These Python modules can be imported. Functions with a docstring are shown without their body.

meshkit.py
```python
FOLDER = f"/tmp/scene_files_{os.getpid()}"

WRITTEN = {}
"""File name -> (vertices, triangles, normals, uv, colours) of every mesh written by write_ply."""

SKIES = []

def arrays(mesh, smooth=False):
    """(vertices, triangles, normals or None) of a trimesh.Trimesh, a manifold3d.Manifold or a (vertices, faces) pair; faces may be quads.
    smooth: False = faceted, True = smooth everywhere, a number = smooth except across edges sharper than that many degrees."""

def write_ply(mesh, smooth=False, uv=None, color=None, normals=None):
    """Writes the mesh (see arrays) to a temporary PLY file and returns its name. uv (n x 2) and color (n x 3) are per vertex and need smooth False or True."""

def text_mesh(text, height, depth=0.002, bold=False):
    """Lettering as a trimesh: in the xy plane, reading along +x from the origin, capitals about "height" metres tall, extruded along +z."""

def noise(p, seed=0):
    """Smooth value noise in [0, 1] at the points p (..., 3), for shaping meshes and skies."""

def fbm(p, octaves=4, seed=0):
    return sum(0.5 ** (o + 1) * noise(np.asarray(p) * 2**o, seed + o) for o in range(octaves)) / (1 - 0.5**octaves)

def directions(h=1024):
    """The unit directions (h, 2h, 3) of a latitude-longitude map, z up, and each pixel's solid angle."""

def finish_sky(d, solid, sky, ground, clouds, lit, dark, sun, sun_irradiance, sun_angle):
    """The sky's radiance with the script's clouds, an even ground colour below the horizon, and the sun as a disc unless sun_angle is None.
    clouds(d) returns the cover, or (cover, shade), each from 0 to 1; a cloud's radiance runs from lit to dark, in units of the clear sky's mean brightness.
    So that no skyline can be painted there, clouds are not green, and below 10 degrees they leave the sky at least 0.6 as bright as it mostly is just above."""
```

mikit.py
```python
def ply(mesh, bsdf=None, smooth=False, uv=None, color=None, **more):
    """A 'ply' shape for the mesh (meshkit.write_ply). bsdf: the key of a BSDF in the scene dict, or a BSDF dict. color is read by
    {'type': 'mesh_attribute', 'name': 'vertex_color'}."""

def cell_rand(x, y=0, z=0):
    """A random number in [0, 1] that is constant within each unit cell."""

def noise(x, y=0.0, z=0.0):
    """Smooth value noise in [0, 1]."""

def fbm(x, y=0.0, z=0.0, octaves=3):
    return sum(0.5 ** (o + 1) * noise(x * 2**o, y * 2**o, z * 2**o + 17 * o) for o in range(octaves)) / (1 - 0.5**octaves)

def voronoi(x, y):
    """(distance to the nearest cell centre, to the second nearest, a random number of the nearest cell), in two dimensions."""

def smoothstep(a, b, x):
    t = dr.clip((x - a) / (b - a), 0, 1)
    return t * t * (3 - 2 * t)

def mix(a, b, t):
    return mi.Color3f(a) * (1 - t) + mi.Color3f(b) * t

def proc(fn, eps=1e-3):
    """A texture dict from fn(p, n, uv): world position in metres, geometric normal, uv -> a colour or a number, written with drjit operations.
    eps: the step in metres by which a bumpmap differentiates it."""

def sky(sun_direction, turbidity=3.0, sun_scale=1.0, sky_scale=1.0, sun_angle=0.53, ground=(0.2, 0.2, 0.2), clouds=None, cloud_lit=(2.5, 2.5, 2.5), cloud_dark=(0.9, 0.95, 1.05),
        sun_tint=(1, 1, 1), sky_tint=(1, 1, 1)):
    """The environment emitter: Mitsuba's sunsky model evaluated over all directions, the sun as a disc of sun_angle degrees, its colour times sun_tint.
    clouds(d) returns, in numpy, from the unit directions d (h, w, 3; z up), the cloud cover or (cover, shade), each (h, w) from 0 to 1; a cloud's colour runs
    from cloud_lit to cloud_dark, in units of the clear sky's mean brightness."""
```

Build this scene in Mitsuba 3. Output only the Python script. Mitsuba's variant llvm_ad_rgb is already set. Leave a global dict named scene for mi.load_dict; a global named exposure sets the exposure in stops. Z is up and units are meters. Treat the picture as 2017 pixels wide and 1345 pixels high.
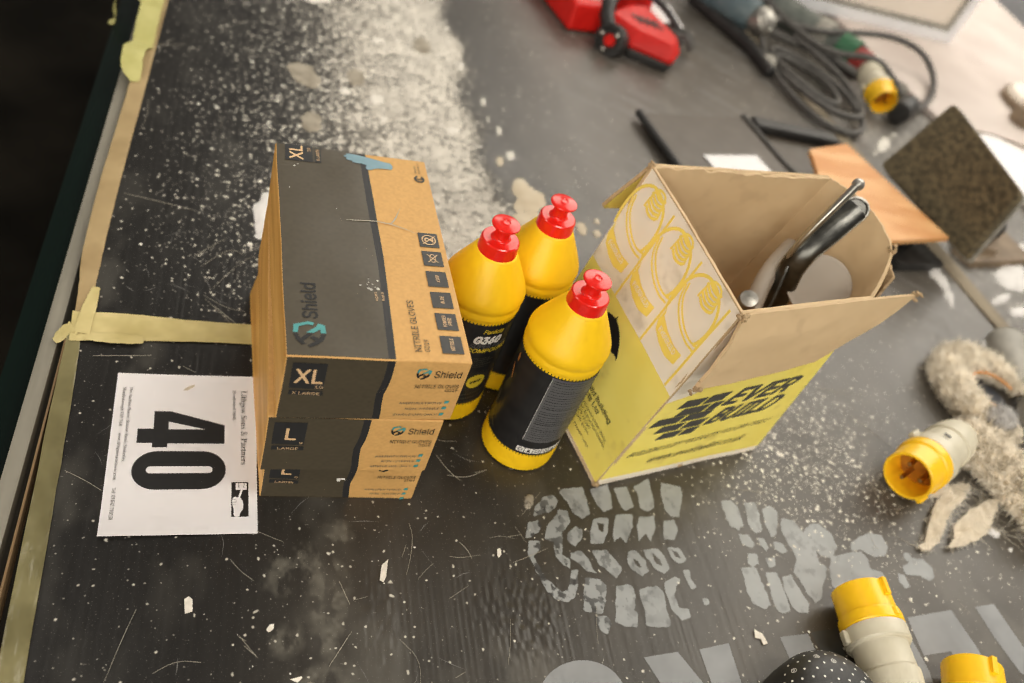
import math, random
import numpy as np, trimesh, mitsuba as mi, drjit as dr, mikit, meshkit
import manifold3d as m3
from shapely.geometry import Polygon
from shapely import affinity
from mikit import proc, noise, fbm, voronoi, cell_rand, smoothstep, mix

T = mi.ScalarTransform4f
scene, labels = {}, {}

# ---------------------------------------------------------------- camera, light, exposure
exposure = 0.45
CAM = np.array([-0.0355, -0.3564, 0.5568])
FWD, UP = np.array([0.3291, 0.6581, -0.6772]), np.array([-0.0815, 0.7343, 0.6739])
scene['camera'] = {'type': 'thinlens', 'to_world': T().look_at(origin=CAM.tolist(), target=(CAM + FWD).tolist(), up=UP.tolist()),
                   'fov': 2 * math.degrees(math.atan(1008.5 / 1631.0)), 'fov_axis': 'x', 'near_clip': 0.01, 'far_clip': 50.0,
                   'aperture_radius': 0.0033, 'focus_distance': 0.585}
scene['room_light'] = {'type': 'constant', 'radiance': {'type': 'rgb', 'value': [0.14, 0.13, 0.117]}}


def lamp(key, x, y, z, aim, w, h, rgb):
    scene[key] = {'type': 'rectangle', 'to_world': T().look_at(origin=[x, y, z], target=list(aim), up=[0.3, 0.9, 0.31]) @ T().scale([w / 2, h / 2, 1]),
                  'emitter': {'type': 'area', 'radiance': {'type': 'rgb', 'value': list(rgb)}}, 'bsdf': {'type': 'diffuse', 'reflectance': {'type': 'rgb', 'value': [0.6, 0.6, 0.6]}}}
    labels[key] = {'kind': 'structure'}


# the hall's lights: a wide roof light up on the right, a far window, an added soft front light behind the camera, fluorescent battens under the roof
lamp('roof_light', 2.75, 1.55, 2.3, (0.5, 0.1, 0), 2.7, 2.0, (3.0, 2.82, 2.5))
lamp('far_window', 2.1, 3.5, 2.35, (0.4, 0.4, 0), 3.0, 1.7, (3.1, 2.87, 2.5))
lamp('doorway', -0.95, -2.15, 1.2, (0.3, 0.1, 0.1), 2.3, 1.4, (4.0, 3.72, 3.25))  # added unseen panel that brightens faces turned to the camera
lamp('ceiling_batten', 0.75, -0.85, 2.3, (0.35, 0.1, 0), 1.5, 0.16, (22, 20.4, 18))
lamp('ceiling_batten_001', -1.4, 0.5, 2.4, (0.2, 0.2, 0), 0.16, 1.5, (9, 8.3, 7.4))

# ---------------------------------------------------------------- helpers
def rgb(*c):
    return {'type': 'rgb', 'value': list(c)}


def mat(key, color, rough=0.6, metallic=0.0, spec=0.5, bump=None, scale=1.0, eps=5e-4, **more):
    col = proc(color) if callable(color) else rgb(*color)
    r = proc(rough) if callable(rough) else rough
    b = {'type': 'principled', 'base_color': col, 'roughness': r, 'metallic': metallic, 'specular': spec, **more}
    if bump is not None:
        b = {'type': 'bumpmap', 'arbitrary': proc(bump, eps), 'scale': scale, 'bsdf': b}
    scene[key] = {'type': 'twosided', 'bsdf': b}
    return key


def numbered(name):
    key, k = name, 0
    while key in scene or key in labels or any(s.startswith(key + '__') for s in scene):
        k += 1
        key = f'{name}_{k:03d}'
    return key


def add(name, mesh, bsdf, parent=None, smooth=False, **label):
    key = numbered(f'{parent}__{name}' if parent else name)
    scene[key] = mikit.ply(mesh, bsdf, smooth=smooth)
    if label:
        labels[key] = label
    return key


def thing(name, label, category, group=None):
    key = numbered(name)
    labels[key] = {'label': label, 'category': category}
    if group:
        labels[key]['group'] = group
    return key


def cat(parts):
    vs, fs, n = [], [], 0
    for p in parts:
        v, f = (np.asarray(p[0], float), np.asarray(p[1], int)) if isinstance(p, tuple) else (np.asarray(p.vertices), np.asarray(p.faces))
        if f.shape[1] == 4:
            f = np.vstack([f[:, [0, 1, 2]], f[:, [0, 2, 3]]])
        vs.append(v)
        fs.append(f + n)
        n += len(v)
    return trimesh.Trimesh(np.vstack(vs), np.vstack(fs), process=False)


def unit(v):
    v = np.asarray(v, float)
    return v / np.linalg.norm(v)


def tri2(poly):
    """shapely polygon(s) -> (V2, F) facing up"""
    vs, fs, n = [], [], 0
    for g in getattr(poly, 'geoms', [poly]):
        if g.geom_type != 'Polygon' or g.area < 1e-9:
            continue
        v, f = trimesh.creation.triangulate_polygon(g, engine='earcut')
        v, f = np.asarray(v)[:, :2], np.asarray(f)
        a, b, c = v[f[:, 0]], v[f[:, 1]], v[f[:, 2]]
        cr = (b - a)[:, 0] * (c - a)[:, 1] - (b - a)[:, 1] * (c - a)[:, 0]
        f = np.where((cr < 0)[:, None], f[:, ::-1], f)
        vs.append(v)
        fs.append(f + n)
        n += len(v)
    return np.vstack(vs), np.vstack(fs)


def fine(vf, size):
    v, f = vf
    v3, f = trimesh.remesh.subdivide_to_size(np.column_stack([v, np.zeros(len(v))]), f, size)
    return v3[:, :2], f


def rect(x0, y0, x1, y1):
    return Polygon([(x0, y0), (x1, y0), (x1, y1), (x0, y1)])


def disc(x, y, rx, ry=None, n=32):
    a = np.arange(n) * 2 * np.pi / n
    return Polygon(np.column_stack([x + rx * np.cos(a), y + (ry or rx) * np.sin(a)]))


_TEXT = {}


def text(s, x, y, h, w=None, rot=0, bold=False, shear=0.0):
    """lettering as (V2, F): baseline from (x, y), capitals h tall, squeezed to width w, turned by rot degrees"""
    if (s, bold) not in _TEXT:
        m = meshkit.text_mesh(s, 1.0, 0.1, bold)
        f = m.faces[m.face_normals[:, 2] > 0.9]
        used, inv = np.unique(f, return_inverse=True)
        _TEXT[s, bold] = m.vertices[used][:, :2], inv.reshape(-1, 3)
    v, f = _TEXT[s, bold]
    v = v - [v[:, 0].min(), 0]
    v = v * [h if w is None else w / v[:, 0].max(), h]
    v = np.column_stack([v[:, 0] + shear * v[:, 1], v[:, 1]])
    a = math.radians(rot)
    return v @ np.array([[math.cos(a), math.sin(a)], [-math.sin(a), math.cos(a)]]) + [x, y], f


def heavy(vf, grow, kx=1.0):
    """the same lettering with heavier strokes: (V2, F) -> polygons grown by 'grow' (y units, x squeezed by kx)"""
    from shapely import union_all
    v, f = vf
    w = np.column_stack([v[:, 0] * kx, v[:, 1]])
    g = union_all([Polygon(w[t]) for t in f]).buffer(grow, join_style=2)
    return affinity.scale(g, 1 / kx, 1, origin=(0, 0))


def flat(items, fmap, off=0.0002, size=None):
    """flat print: shapely polygons and (V2, F) laid on a surface by fmap(uv, off)"""
    out = []
    for it in items:
        vf = it if isinstance(it, tuple) else tri2(it)
        if size:
            vf = fine(vf, size)
        out.append((fmap(np.asarray(vf[0]), off), vf[1]))
    return cat(out)


def chaikin(p, n=2):
    p = np.asarray(p, float)
    for _ in range(n):
        q = np.roll(p, -1, 0)
        p = np.stack([0.75 * p + 0.25 * q, 0.25 * p + 0.75 * q], 1).reshape(-1, p.shape[1])
    return p


def smoothline(p, n=3):
    p = np.asarray(p, float)
    for _ in range(n):
        q = np.stack([0.75 * p[:-1] + 0.25 * p[1:], 0.25 * p[:-1] + 0.75 * p[1:]], 1).reshape(-1, p.shape[1])
        p = np.vstack([p[:1], q, p[-1:]])
    return p


def tube(path, r, n=10, smooth=3, caps=True):
    p = smoothline(path, smooth) if smooth else np.asarray(path, float)
    r = np.interp(np.linspace(0, 1, len(p)), np.linspace(0, 1, len(np.atleast_1d(r))), np.atleast_1d(r)) if np.ndim(r) else np.full(len(p), r)
    t = np.gradient(p, axis=0)
    t /= np.linalg.norm(t, axis=1, keepdims=True) + 1e-12
    u = unit(np.cross(t[0], [0.13, 0.21, 0.97] if abs(t[0][2]) < 0.9 else [1, 0, 0]))
    a = np.arange(n) * 2 * np.pi / n
    rings = []
    for k in range(len(p)):
        u = unit(u - t[k] * (u @ t[k]))
        w = np.cross(t[k], u)
        rings.append(p[k] + r[k] * (np.cos(a)[:, None] * u + np.sin(a)[:, None] * w))
    v = np.vstack(rings)
    i = np.arange(n)
    j = (i + 1) % n
    f = np.vstack([np.column_stack([k * n + i, k * n + j, (k + 1) * n + j, (k + 1) * n + i]) for k in range(len(p) - 1)])
    f = np.vstack([f[:, [0, 1, 2]], f[:, [0, 2, 3]]])
    if caps:
        v = np.vstack([v, p[:1], p[-1:]])
        c = len(v) - 2
        f = np.vstack([f, np.column_stack([j, i, i * 0 + c]), np.column_stack([(len(p) - 1) * n + i, (len(p) - 1) * n + j, i * 0 + c + 1])])
    return v, f


def sweep(path, sides, section, smooth=2):
    """a section (closed 2-D outline, x along 'side', y along the normal) carried along the path"""
    p = smoothline(path, smooth)
    s = smoothline(sides, smooth) if np.ndim(sides) == 2 else np.tile(sides, (len(p), 1))
    t = np.gradient(p, axis=0)
    sec = np.asarray(section, float)
    n = len(sec)
    rings = []
    for k in range(len(p)):
        d = unit(t[k])
        a = unit(s[k] - d * (s[k] @ d))
        b = np.cross(d, a)
        rings.append(p[k] + sec[:, :1] * a + sec[:, 1:] * b)
    i = np.arange(n)
    j = (i + 1) % n
    f = np.vstack([np.column_stack([k * n + i, k * n + j, (k + 1) * n + j, (k + 1) * n + i]) for k in range(len(p) - 1)])
    f = np.vstack([f[:, [0, 1, 2]], f[:, [0, 2, 3]]])
    cv, cf = tri2(Polygon(sec))
    idx = np.array([int(np.argmin(((sec - c) ** 2).sum(1))) for c in cv])
    return np.vstack(rings), np.vstack([f, idx[cf], idx[cf][:, ::-1] + (len(p) - 1) * n])


def lathe(profile, n=64):
    """(r, z) profile round the z axis; profile from bottom to top"""
    pr = np.asarray(profile, float)
    a = np.arange(n) * 2 * np.pi / n
    v = np.stack([pr[:, :1] * np.cos(a), pr[:, :1] * np.sin(a), np.tile(pr[:, 1:], (1, n))], -1).reshape(-1, 3)
    i = np.arange(n)
    j = (i + 1) % n
    f = np.vstack([np.column_stack([k * n + i, k * n + j, (k + 1) * n + j, (k + 1) * n + i]) for k in range(len(pr) - 1)])
    return v, np.vstack([f[:, [0, 1, 2]], f[:, [0, 2, 3]]])


def frame(o, z, x=None):
    """4x4 with its z axis along z"""
    z = unit(z)
    x = unit(np.cross([0, 0, 1], z)) if x is None else unit(np.asarray(x, float) - z * (np.asarray(x, float) @ z))
    m = np.eye(4)
    m[:3, 0], m[:3, 1], m[:3, 2], m[:3, 3] = x, np.cross(z, x), z, o
    return m


def put(vf, m):
    v = np.asarray(vf[0] if isinstance(vf, tuple) else vf.vertices)
    return v @ m[:3, :3].T + m[:3, 3], (vf[1] if isinstance(vf, tuple) else vf.faces)


def rbox(dx, dy, dz, r=0.002, n=3, k=3):
    """box with rounded edges, one corner at the origin, sides cut so that it can be bent"""
    def ticks(d):
        e = r * np.array([0, 0.3, 0.65, 1.0])
        m = np.linspace(r, d - r, n + 2)[1:-1]
        return np.concatenate([e, m, d - e[::-1]])
    d = np.array([dx, dy, dz])
    tk = [ticks(q) for q in d]
    out = []
    for ax in range(3):
        b, c = (ax + 1) % 3, (ax + 2) % 3
        B, C = np.meshgrid(tk[b], tk[c], indexing='ij')
        nb, nc = B.shape
        q = np.arange(nb * nc).reshape(nb, nc)
        f = np.column_stack([q[:-1, :-1].ravel(), q[1:, :-1].ravel(), q[1:, 1:].ravel(), q[:-1, 1:].ravel()])
        for side in (0, 1):
            v = np.zeros((nb * nc, 3))
            v[:, b], v[:, c], v[:, ax] = B.ravel(), C.ravel(), side * d[ax]
            inner = np.clip(v, r, d - r)
            dl = v - inner
            v = inner + r * dl / np.maximum(np.linalg.norm(dl, axis=1, keepdims=True), 1e-12)
            out.append((v, f if side else f[:, ::-1]))
    m = cat(out)
    m.merge_vertices(digits_vertex=7)
    return m


def slab(poly, z0, z1, bevel=0.0):
    """a flat plate from a shapely polygon, upper edge bevelled"""
    v, f = tri2(poly)
    m = trimesh.creation.extrude_polygon(poly, z1 - z0, engine='earcut')
    m.apply_translation([0, 0, z0])
    return m


def blobs(pts, seed, seg=7):
    """low irregular domes: (x, y, radius, height)"""
    rg = np.random.default_rng(seed)
    a = np.arange(seg) * 2 * np.pi / seg
    vs, fs = [], []
    for k, (x, y, r, h) in enumerate(pts):
        rr = r * rg.uniform(0.65, 1.2, seg)
        st, ph = rg.uniform(0.6, 1.0), rg.uniform(0, np.pi)
        ex, ey = rr * np.cos(a), rr * np.sin(a) * st
        px, py = ex * np.cos(ph) - ey * np.sin(ph), ex * np.sin(ph) + ey * np.cos(ph)
        base = np.column_stack([x + px, y + py, np.full(seg, 0.0001)])
        mid = np.column_stack([x + px * 0.7, y + py * 0.7, np.full(seg, h * 0.75)])
        vs.append(np.vstack([base, mid, [[x, y, h]]]))
        i = np.arange(seg)
        j = (i + 1) % seg
        o = k * (2 * seg + 1)
        fs.append(np.vstack([np.column_stack([i, j, j + seg]), np.column_stack([i, j + seg, i + seg]), np.column_stack([i + seg, j + seg, i * 0 + 2 * seg])]) + o)
    return np.vstack(vs), np.vstack(fs)


def mm(p):
    return np.asarray(p, float) / 1000.0


def plane_map(o, ux, uy, scale=0.001):
    o, ux, uy = np.asarray(o, float), unit(ux), unit(uy)
    n = unit(np.cross(ux, uy))
    return lambda uv, off: o + scale * (uv[:, :1] * ux + uv[:, 1:] * uy) + off * n


def table_map(uv, off):
    return np.column_stack([mm(uv), np.full(len(uv), off)])


def patch(P, thick, nu=14, nv=14, wob=0.0, seed=0):
    """a sheet of board: P(s, t) -> points; thickness grows along the normal towards 'thick' sign"""
    s, t = np.meshgrid(np.linspace(0, 1, nu), np.linspace(0, 1, nv), indexing='ij')
    v = P(s.ravel(), t.ravel())
    q = np.arange(nu * nv).reshape(nu, nv)
    f = np.column_stack([q[:-1, :-1].ravel(), q[1:, :-1].ravel(), q[1:, 1:].ravel(), q[:-1, 1:].ravel()])
    m = trimesh.Trimesh(v, np.vstack([f[:, [0, 1, 2]], f[:, [0, 2, 3]]]), process=False)
    n = np.array(m.vertex_normals)
    back = v + thick * n
    k = nu * nv
    edge = np.concatenate([q[:, 0], q[-1, 1:], q[-2::-1, -1], q[0, -2:0:-1]])
    e2 = np.roll(edge, -1)
    side = np.column_stack([edge, edge + k, e2 + k, e2])
    return np.vstack([v, back]), np.vstack([f, f[:, ::-1] + k, side])


def bilinear(a, b, c, d, amp=0.0, seed=0, bend=None):
    a, b, c, d = (np.asarray(q, float) for q in (a, b, c, d))
    n = unit(np.cross(b - a, d - a))

    def P(s, t):
        s, t = np.asarray(s, float)[:, None], np.asarray(t, float)[:, None]
        p = (1 - s) * (1 - t) * a + s * (1 - t) * b + s * t * c + (1 - s) * t * d
        w = amp * (meshkit.fbm(np.column_stack([s[:, 0] * 3.1, t[:, 0] * 3.1, s[:, 0] * 0 + seed]), 2, seed) - 0.5)
        if bend is not None:
            w = w + bend(s[:, 0], t[:, 0])
        return p + w[:, None] * n
    P.n = n
    return P


def on_patch(P, sx=1.0, sy=1.0):
    return lambda uv, off: P(uv[:, 0] / sx, uv[:, 1] / sy) + off * P.n

# ---------------------------------------------------------------- materials
def dust_density(p):
    """how thickly white plaster dust lies on the table"""
    x, y = p.x, p.y
    wob = (fbm(x * 14, y * 14, 3.0) - 0.5) * 0.05
    right = 0.262 - 0.02 * (y - 0.45) + wob
    d = smoothstep(-0.16, 0.2, x + 0.6 * wob) * (1 - smoothstep(right - 0.035, right + 0.02, x)) * smoothstep(0.12, 0.3, y)
    d = d * (1 - 0.22 * smoothstep(0.8, 1.05, y)) * (0.62 + 0.55 * smoothstep(0.0, 0.2, x))
    far = smoothstep(0.93, 1.02, x) * 0.5 * fbm(x * 6, y * 6, 9.0)
    r2 = dr.square((x - 0.53) / 0.11) + dr.square((y - 0.06) / 0.1)
    return dr.clip(0.9 * d + 0.22 * dr.exp(-r2) + far, 0, 1)


def table_color(p, n, uv):
    x, y = p.x, p.y
    d = dust_density(p)
    grain = noise(x * 420, y * 9)
    base = mix((0.0045, 0.0043, 0.004), (0.012, 0.011, 0.01), fbm(x * 9, y * 5, 1.0)) * (0.8 + 0.4 * grain)
    smear = smoothstep(0.52, 0.75, fbm(x * 22, y * 14, 5.0, 4)) * (0.35 + 0.65 * smoothstep(0.5, 0.7, fbm(x * 5, y * 4, 8.0)))
    base = mix(base, (0.11, 0.105, 0.09), smear * 0.35)
    # scuffed dusty patches in front of the glove boxes
    w = fbm(x * 26, y * 26, 11.0, 4) - 0.5
    def patch_at(cx, cy, rx, ry):
        return smoothstep(1.0, 0.35, dr.sqrt(dr.square((x - cx) / rx) + dr.square((y - cy) / ry)) + 1.9 * w)
    scuff = dr.maximum(dr.maximum(patch_at(0.025, -0.06, 0.022, 0.02), patch_at(0.018, -0.112, 0.02, 0.018)), dr.maximum(patch_at(0.052, -0.1, 0.02, 0.05), patch_at(0.04, -0.14, 0.03, 0.02)))
    scuff = dr.maximum(scuff, patch_at(0.06, -0.03, 0.014, 0.012))
    scuff = dr.clip(scuff, 0, 1) * smoothstep(0.34, 0.62, fbm(x * 120, y * 70, 12.0, 4))
    base = mix(base, (0.13, 0.123, 0.102), scuff * (0.3 + 0.5 * noise(x * 300, y * 300, 3.0)))
    film = smoothstep(0.25, 0.55, x + 0.25 * (y - 0.3)) * smoothstep(0.12, 0.4, y) * (0.55 + 0.45 * fbm(x * 12, y * 9, 2.5))  # paler towards the far right: dust and reflected sheen both put into the colour
    base = base + mi.Color3f(0.034, 0.031, 0.028) * film + mi.Color3f(0.024, 0.0208, 0.0165) * (smoothstep(0.15, 0.45, x) + 1.5 * smoothstep(-0.05, 0.1, x) * (1 - 0.75 * smoothstep(-0.02, 0.06, y) * smoothstep(0.42, 0.3, x)) * (0.3 + fbm(x * 20, y * 14, 6.5)) + 0.1)  # paler front right, darker between boxes and bottles: sheen and shade in the colour
    streak = smoothstep(0.62, 0.8, noise((x * 0.6 + y * 0.8) * 130, (x * 0.8 - y * 0.6) * 12, 4.0)) * smoothstep(0.3, 0.6, x) * smoothstep(0.15, 0.45, y)
    base = mix(base, (0.17, 0.165, 0.16), streak * 0.45)
    jit = noise(x * 300, y * 300, 2.0) * 0.35
    f1, _, c1 = voronoi(x * 92 + jit, y * 92)
    f2, _, c2 = voronoi(x * 165, y * 165 + jit)
    f3, _, c3 = voronoi(x * 380 + jit, y * 380)
    tone = 0.55 + 0.45 * noise(x * 60, y * 60, 7.0)
    s1 = smoothstep(0.05, -0.08, f1 - (0.12 + 0.34 * d) * dr.select(c1 < 0.015 + 0.75 * d, 1.0, 0.0))
    s2 = smoothstep(0.06, -0.1, f2 - (0.16 + 0.36 * d) * dr.select(c2 < 0.05 + 0.8 * d, 1.0, 0.0))
    s3 = smoothstep(0.08, -0.12, f3 - (0.22 + 0.4 * d) * dr.select(c3 < 0.02 + 0.85 * d, 1.0, 0.0))
    veil = smoothstep(0.3, 1.0, d) * 0.34 * fbm(x * 40, y * 40, 6.0)
    c = mix(base, (0.6, 0.54, 0.44), veil)
    speck = dr.maximum(dr.maximum(s1, s2 * 0.9), s3 * 0.45)
    clump = smoothstep(0.5, 0.72, fbm(x * 24, y * 17, 21.0, 4)) * smoothstep(0.35, 0.8, d)
    c = mix(c, (0.66, 0.61, 0.52), clump * (0.15 + 0.6 * smoothstep(0.35, 0.75, noise(x * 260, y * 260, 1.0))))
    return mix(c, (0.76 * tone, 0.71 * tone, 0.62 * tone), dr.clip(speck, 0, 1))


def table_rough(p, n, uv):
    return 0.3 + 0.14 * fbm(p.x * 12, p.y * 8, 3.0) + 0.35 * dr.minimum(dust_density(p) * 1.4, 1.0)


def table_bump(p, n, uv):
    wet = smoothstep(1.0, 0.3, dr.sqrt(dr.square((p.x - 0.19) / 0.045) + dr.square((p.y + 0.1) / 0.05)))
    wet = dr.maximum(wet, 0.7 * smoothstep(1.0, 0.3, dr.sqrt(dr.square((p.x - 0.085) / 0.02) + dr.square((p.y + 0.1) / 0.06))))
    return 0.5 * noise(p.x * 420, p.y * 9) + 0.8 * fbm(p.x * 60, p.y * 45, 2.0) + 3.2 * wet * noise(p.x * 330, p.y * 170, 5.0)


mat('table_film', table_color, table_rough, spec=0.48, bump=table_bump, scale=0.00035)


def flecked(c0, c1, f, stretch=(1, 1, 1), k=(0.0, 1.0)):
    return lambda p, n, uv: mix(c0, c1, smoothstep(k[0], k[1], fbm(p.x * f * stretch[0], p.y * f * stretch[1], p.z * f * stretch[2], 4)))


mat('paint_fleck', flecked((0.6, 0.57, 0.5), (0.84, 0.8, 0.73), 300), 0.75)
mat('putty', flecked((0.62, 0.6, 0.58), (0.78, 0.76, 0.74), 120), 0.8, bump=lambda p, n, uv: fbm(p.x * 200, p.y * 200, p.z * 200), scale=0.002)
mat('cream_spill', flecked((0.5, 0.41, 0.28), (0.68, 0.6, 0.46), 60), 0.7, bump=lambda p, n, uv: fbm(p.x * 150, p.y * 150, 1.0), scale=0.001)
mat('tan_spill', flecked((0.22, 0.19, 0.14), (0.4, 0.36, 0.29), 120), 0.8)
def print_color(p, n, uv):
    k = fbm(p.x * 70, p.y * 70, 3.0, 4)
    c = mix((0.25, 0.262, 0.262), (0.345, 0.358, 0.36), k)
    thin = smoothstep(0.6, 0.74, fbm(p.x * 110, p.y * 90, 8.0, 4)) * 0.3 + 0.12 * smoothstep(0.55, 0.8, fbm(p.x * 30, p.y * 30, 5.0))
    edge = smoothstep(0.3, 0.2, p.x + 0.35 * p.y + 0.05 * (fbm(p.x * 40, p.y * 40, 1.0) - 0.5))
    grit = edge * smoothstep(0.5, 0.64, fbm(p.x * 210, p.y * 190, 6.0, 3)) * 0.9
    return mix(c, (0.035, 0.034, 0.033), dr.clip(thin + grit, 0, 1))


mat('pale_print', print_color, 0.5)
mat('stencil_paint', flecked((0.19, 0.196, 0.2), (0.255, 0.263, 0.268), 50), 0.45)
mat('stencil_faint', flecked((0.045, 0.046, 0.043), (0.07, 0.07, 0.066), 50), 0.45)
mat('fibre', (0.4, 0.37, 0.3), 0.6)
mat('scratch', (0.2, 0.195, 0.185), 0.6)
mat('chip', flecked((0.68, 0.63, 0.54), (0.82, 0.77, 0.68), 400), 0.6)
mat('tape', flecked((0.46, 0.38, 0.15), (0.6, 0.51, 0.24), 45, (1, 1, 1), (0.2, 0.8)), 0.5, bump=lambda p, n, uv: fbm(p.x * 120, p.y * 120, p.z * 120, 3), scale=0.0012)
mat('old_tape', flecked((0.15, 0.132, 0.06), (0.23, 0.205, 0.1), 40, (1, 1, 1), (0.2, 0.8)), 0.22, bump=lambda p, n, uv: fbm(p.x * 160, p.y * 40, p.z * 90, 3), scale=0.002)
mat('tan_tape', flecked((0.3, 0.21, 0.1), (0.44, 0.33, 0.17), 30), 0.45, bump=lambda p, n, uv: fbm(p.x * 90, p.y * 50, p.z * 90, 3), scale=0.001)
mat('green_tape', flecked((0.42, 0.4, 0.13), (0.56, 0.53, 0.22), 60), 0.5)
mat('ply_edge', flecked((0.1, 0.06, 0.03), (0.3, 0.19, 0.09), 60, (1, 0.2, 6)), 0.8)
mat('rail_metal', flecked((0.18, 0.17, 0.135), (0.38, 0.355, 0.29), 90, (1, 0.08, 1)), 0.5, 0.4)
mat('green_paint', flecked((0.0008, 0.0036, 0.0026), (0.002, 0.008, 0.006), 40, (1, 0.1, 1)), 0.3, spec=0.2)
mat('floor', flecked((0.004, 0.0036, 0.0028), (0.022, 0.0185, 0.0135), 5), 0.95, spec=0.1)
mat('pink_board', flecked((0.5, 0.425, 0.385), (0.66, 0.585, 0.54), 9), 0.7)
mat('kraft', flecked((0.53, 0.3, 0.1), (0.61, 0.36, 0.127), 500), 0.62, spec=0.4)
mat('kraft_side', flecked((0.42, 0.2, 0.042), (0.58, 0.315, 0.08), 22, (2.0, 0.3, 3.0), (0.2, 0.8)), 0.5)  # the long streaks are reflections put into the colour
mat('olive_print', flecked((0.052, 0.042, 0.026), (0.066, 0.054, 0.034), 420), 0.38, spec=0.6)
mat('black_print', (0.018, 0.018, 0.019), 0.5)
mat('grey_print', (0.035, 0.034, 0.033), 0.5)
mat('tan_print', (0.62, 0.42, 0.24), 0.6)
mat('teal_print', (0.07, 0.28, 0.28), 0.5)
mat('blue_glove_print', flecked((0.16, 0.27, 0.32), (0.2, 0.33, 0.39), 200), 0.5)
mat('card_white', flecked((0.8, 0.78, 0.79), (0.83, 0.81, 0.82), 30), 0.55)
mat('ink', (0.012, 0.012, 0.012), 0.5)
mat('soft_ink', (0.09, 0.085, 0.08), 0.6)
mat('bottle_yellow', (0.85, 0.535, 0.008), 0.42, spec=0.4)
mat('cap_red', (0.7, 0.014, 0.008), 0.16, spec=0.5)
mat('label_black', flecked((0.011, 0.011, 0.012), (0.018, 0.018, 0.018), 90), 0.3)
mat('label_grey', (0.1, 0.1, 0.104), 0.45)
mat('label_white', (0.72, 0.7, 0.66), 0.5)
mat('label_yellow', (0.62, 0.46, 0.03), 0.5)
mat('label_dim', (0.05, 0.047, 0.03), 0.5)
mat('label_orange', (0.3, 0.12, 0.03), 0.5)


def worn(c0, c1, dirt=(0.3, 0.25, 0.17), amount=0.3):
    def f(p, n, uv):
        c = mix(c0, c1, fbm(p.x * 30, p.y * 30, p.z * 30, 4))
        return mix(c, dirt, amount * smoothstep(0.58, 0.78, fbm(p.x * 45 + 3, p.y * 45, p.z * 45, 4)))
    return f


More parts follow.
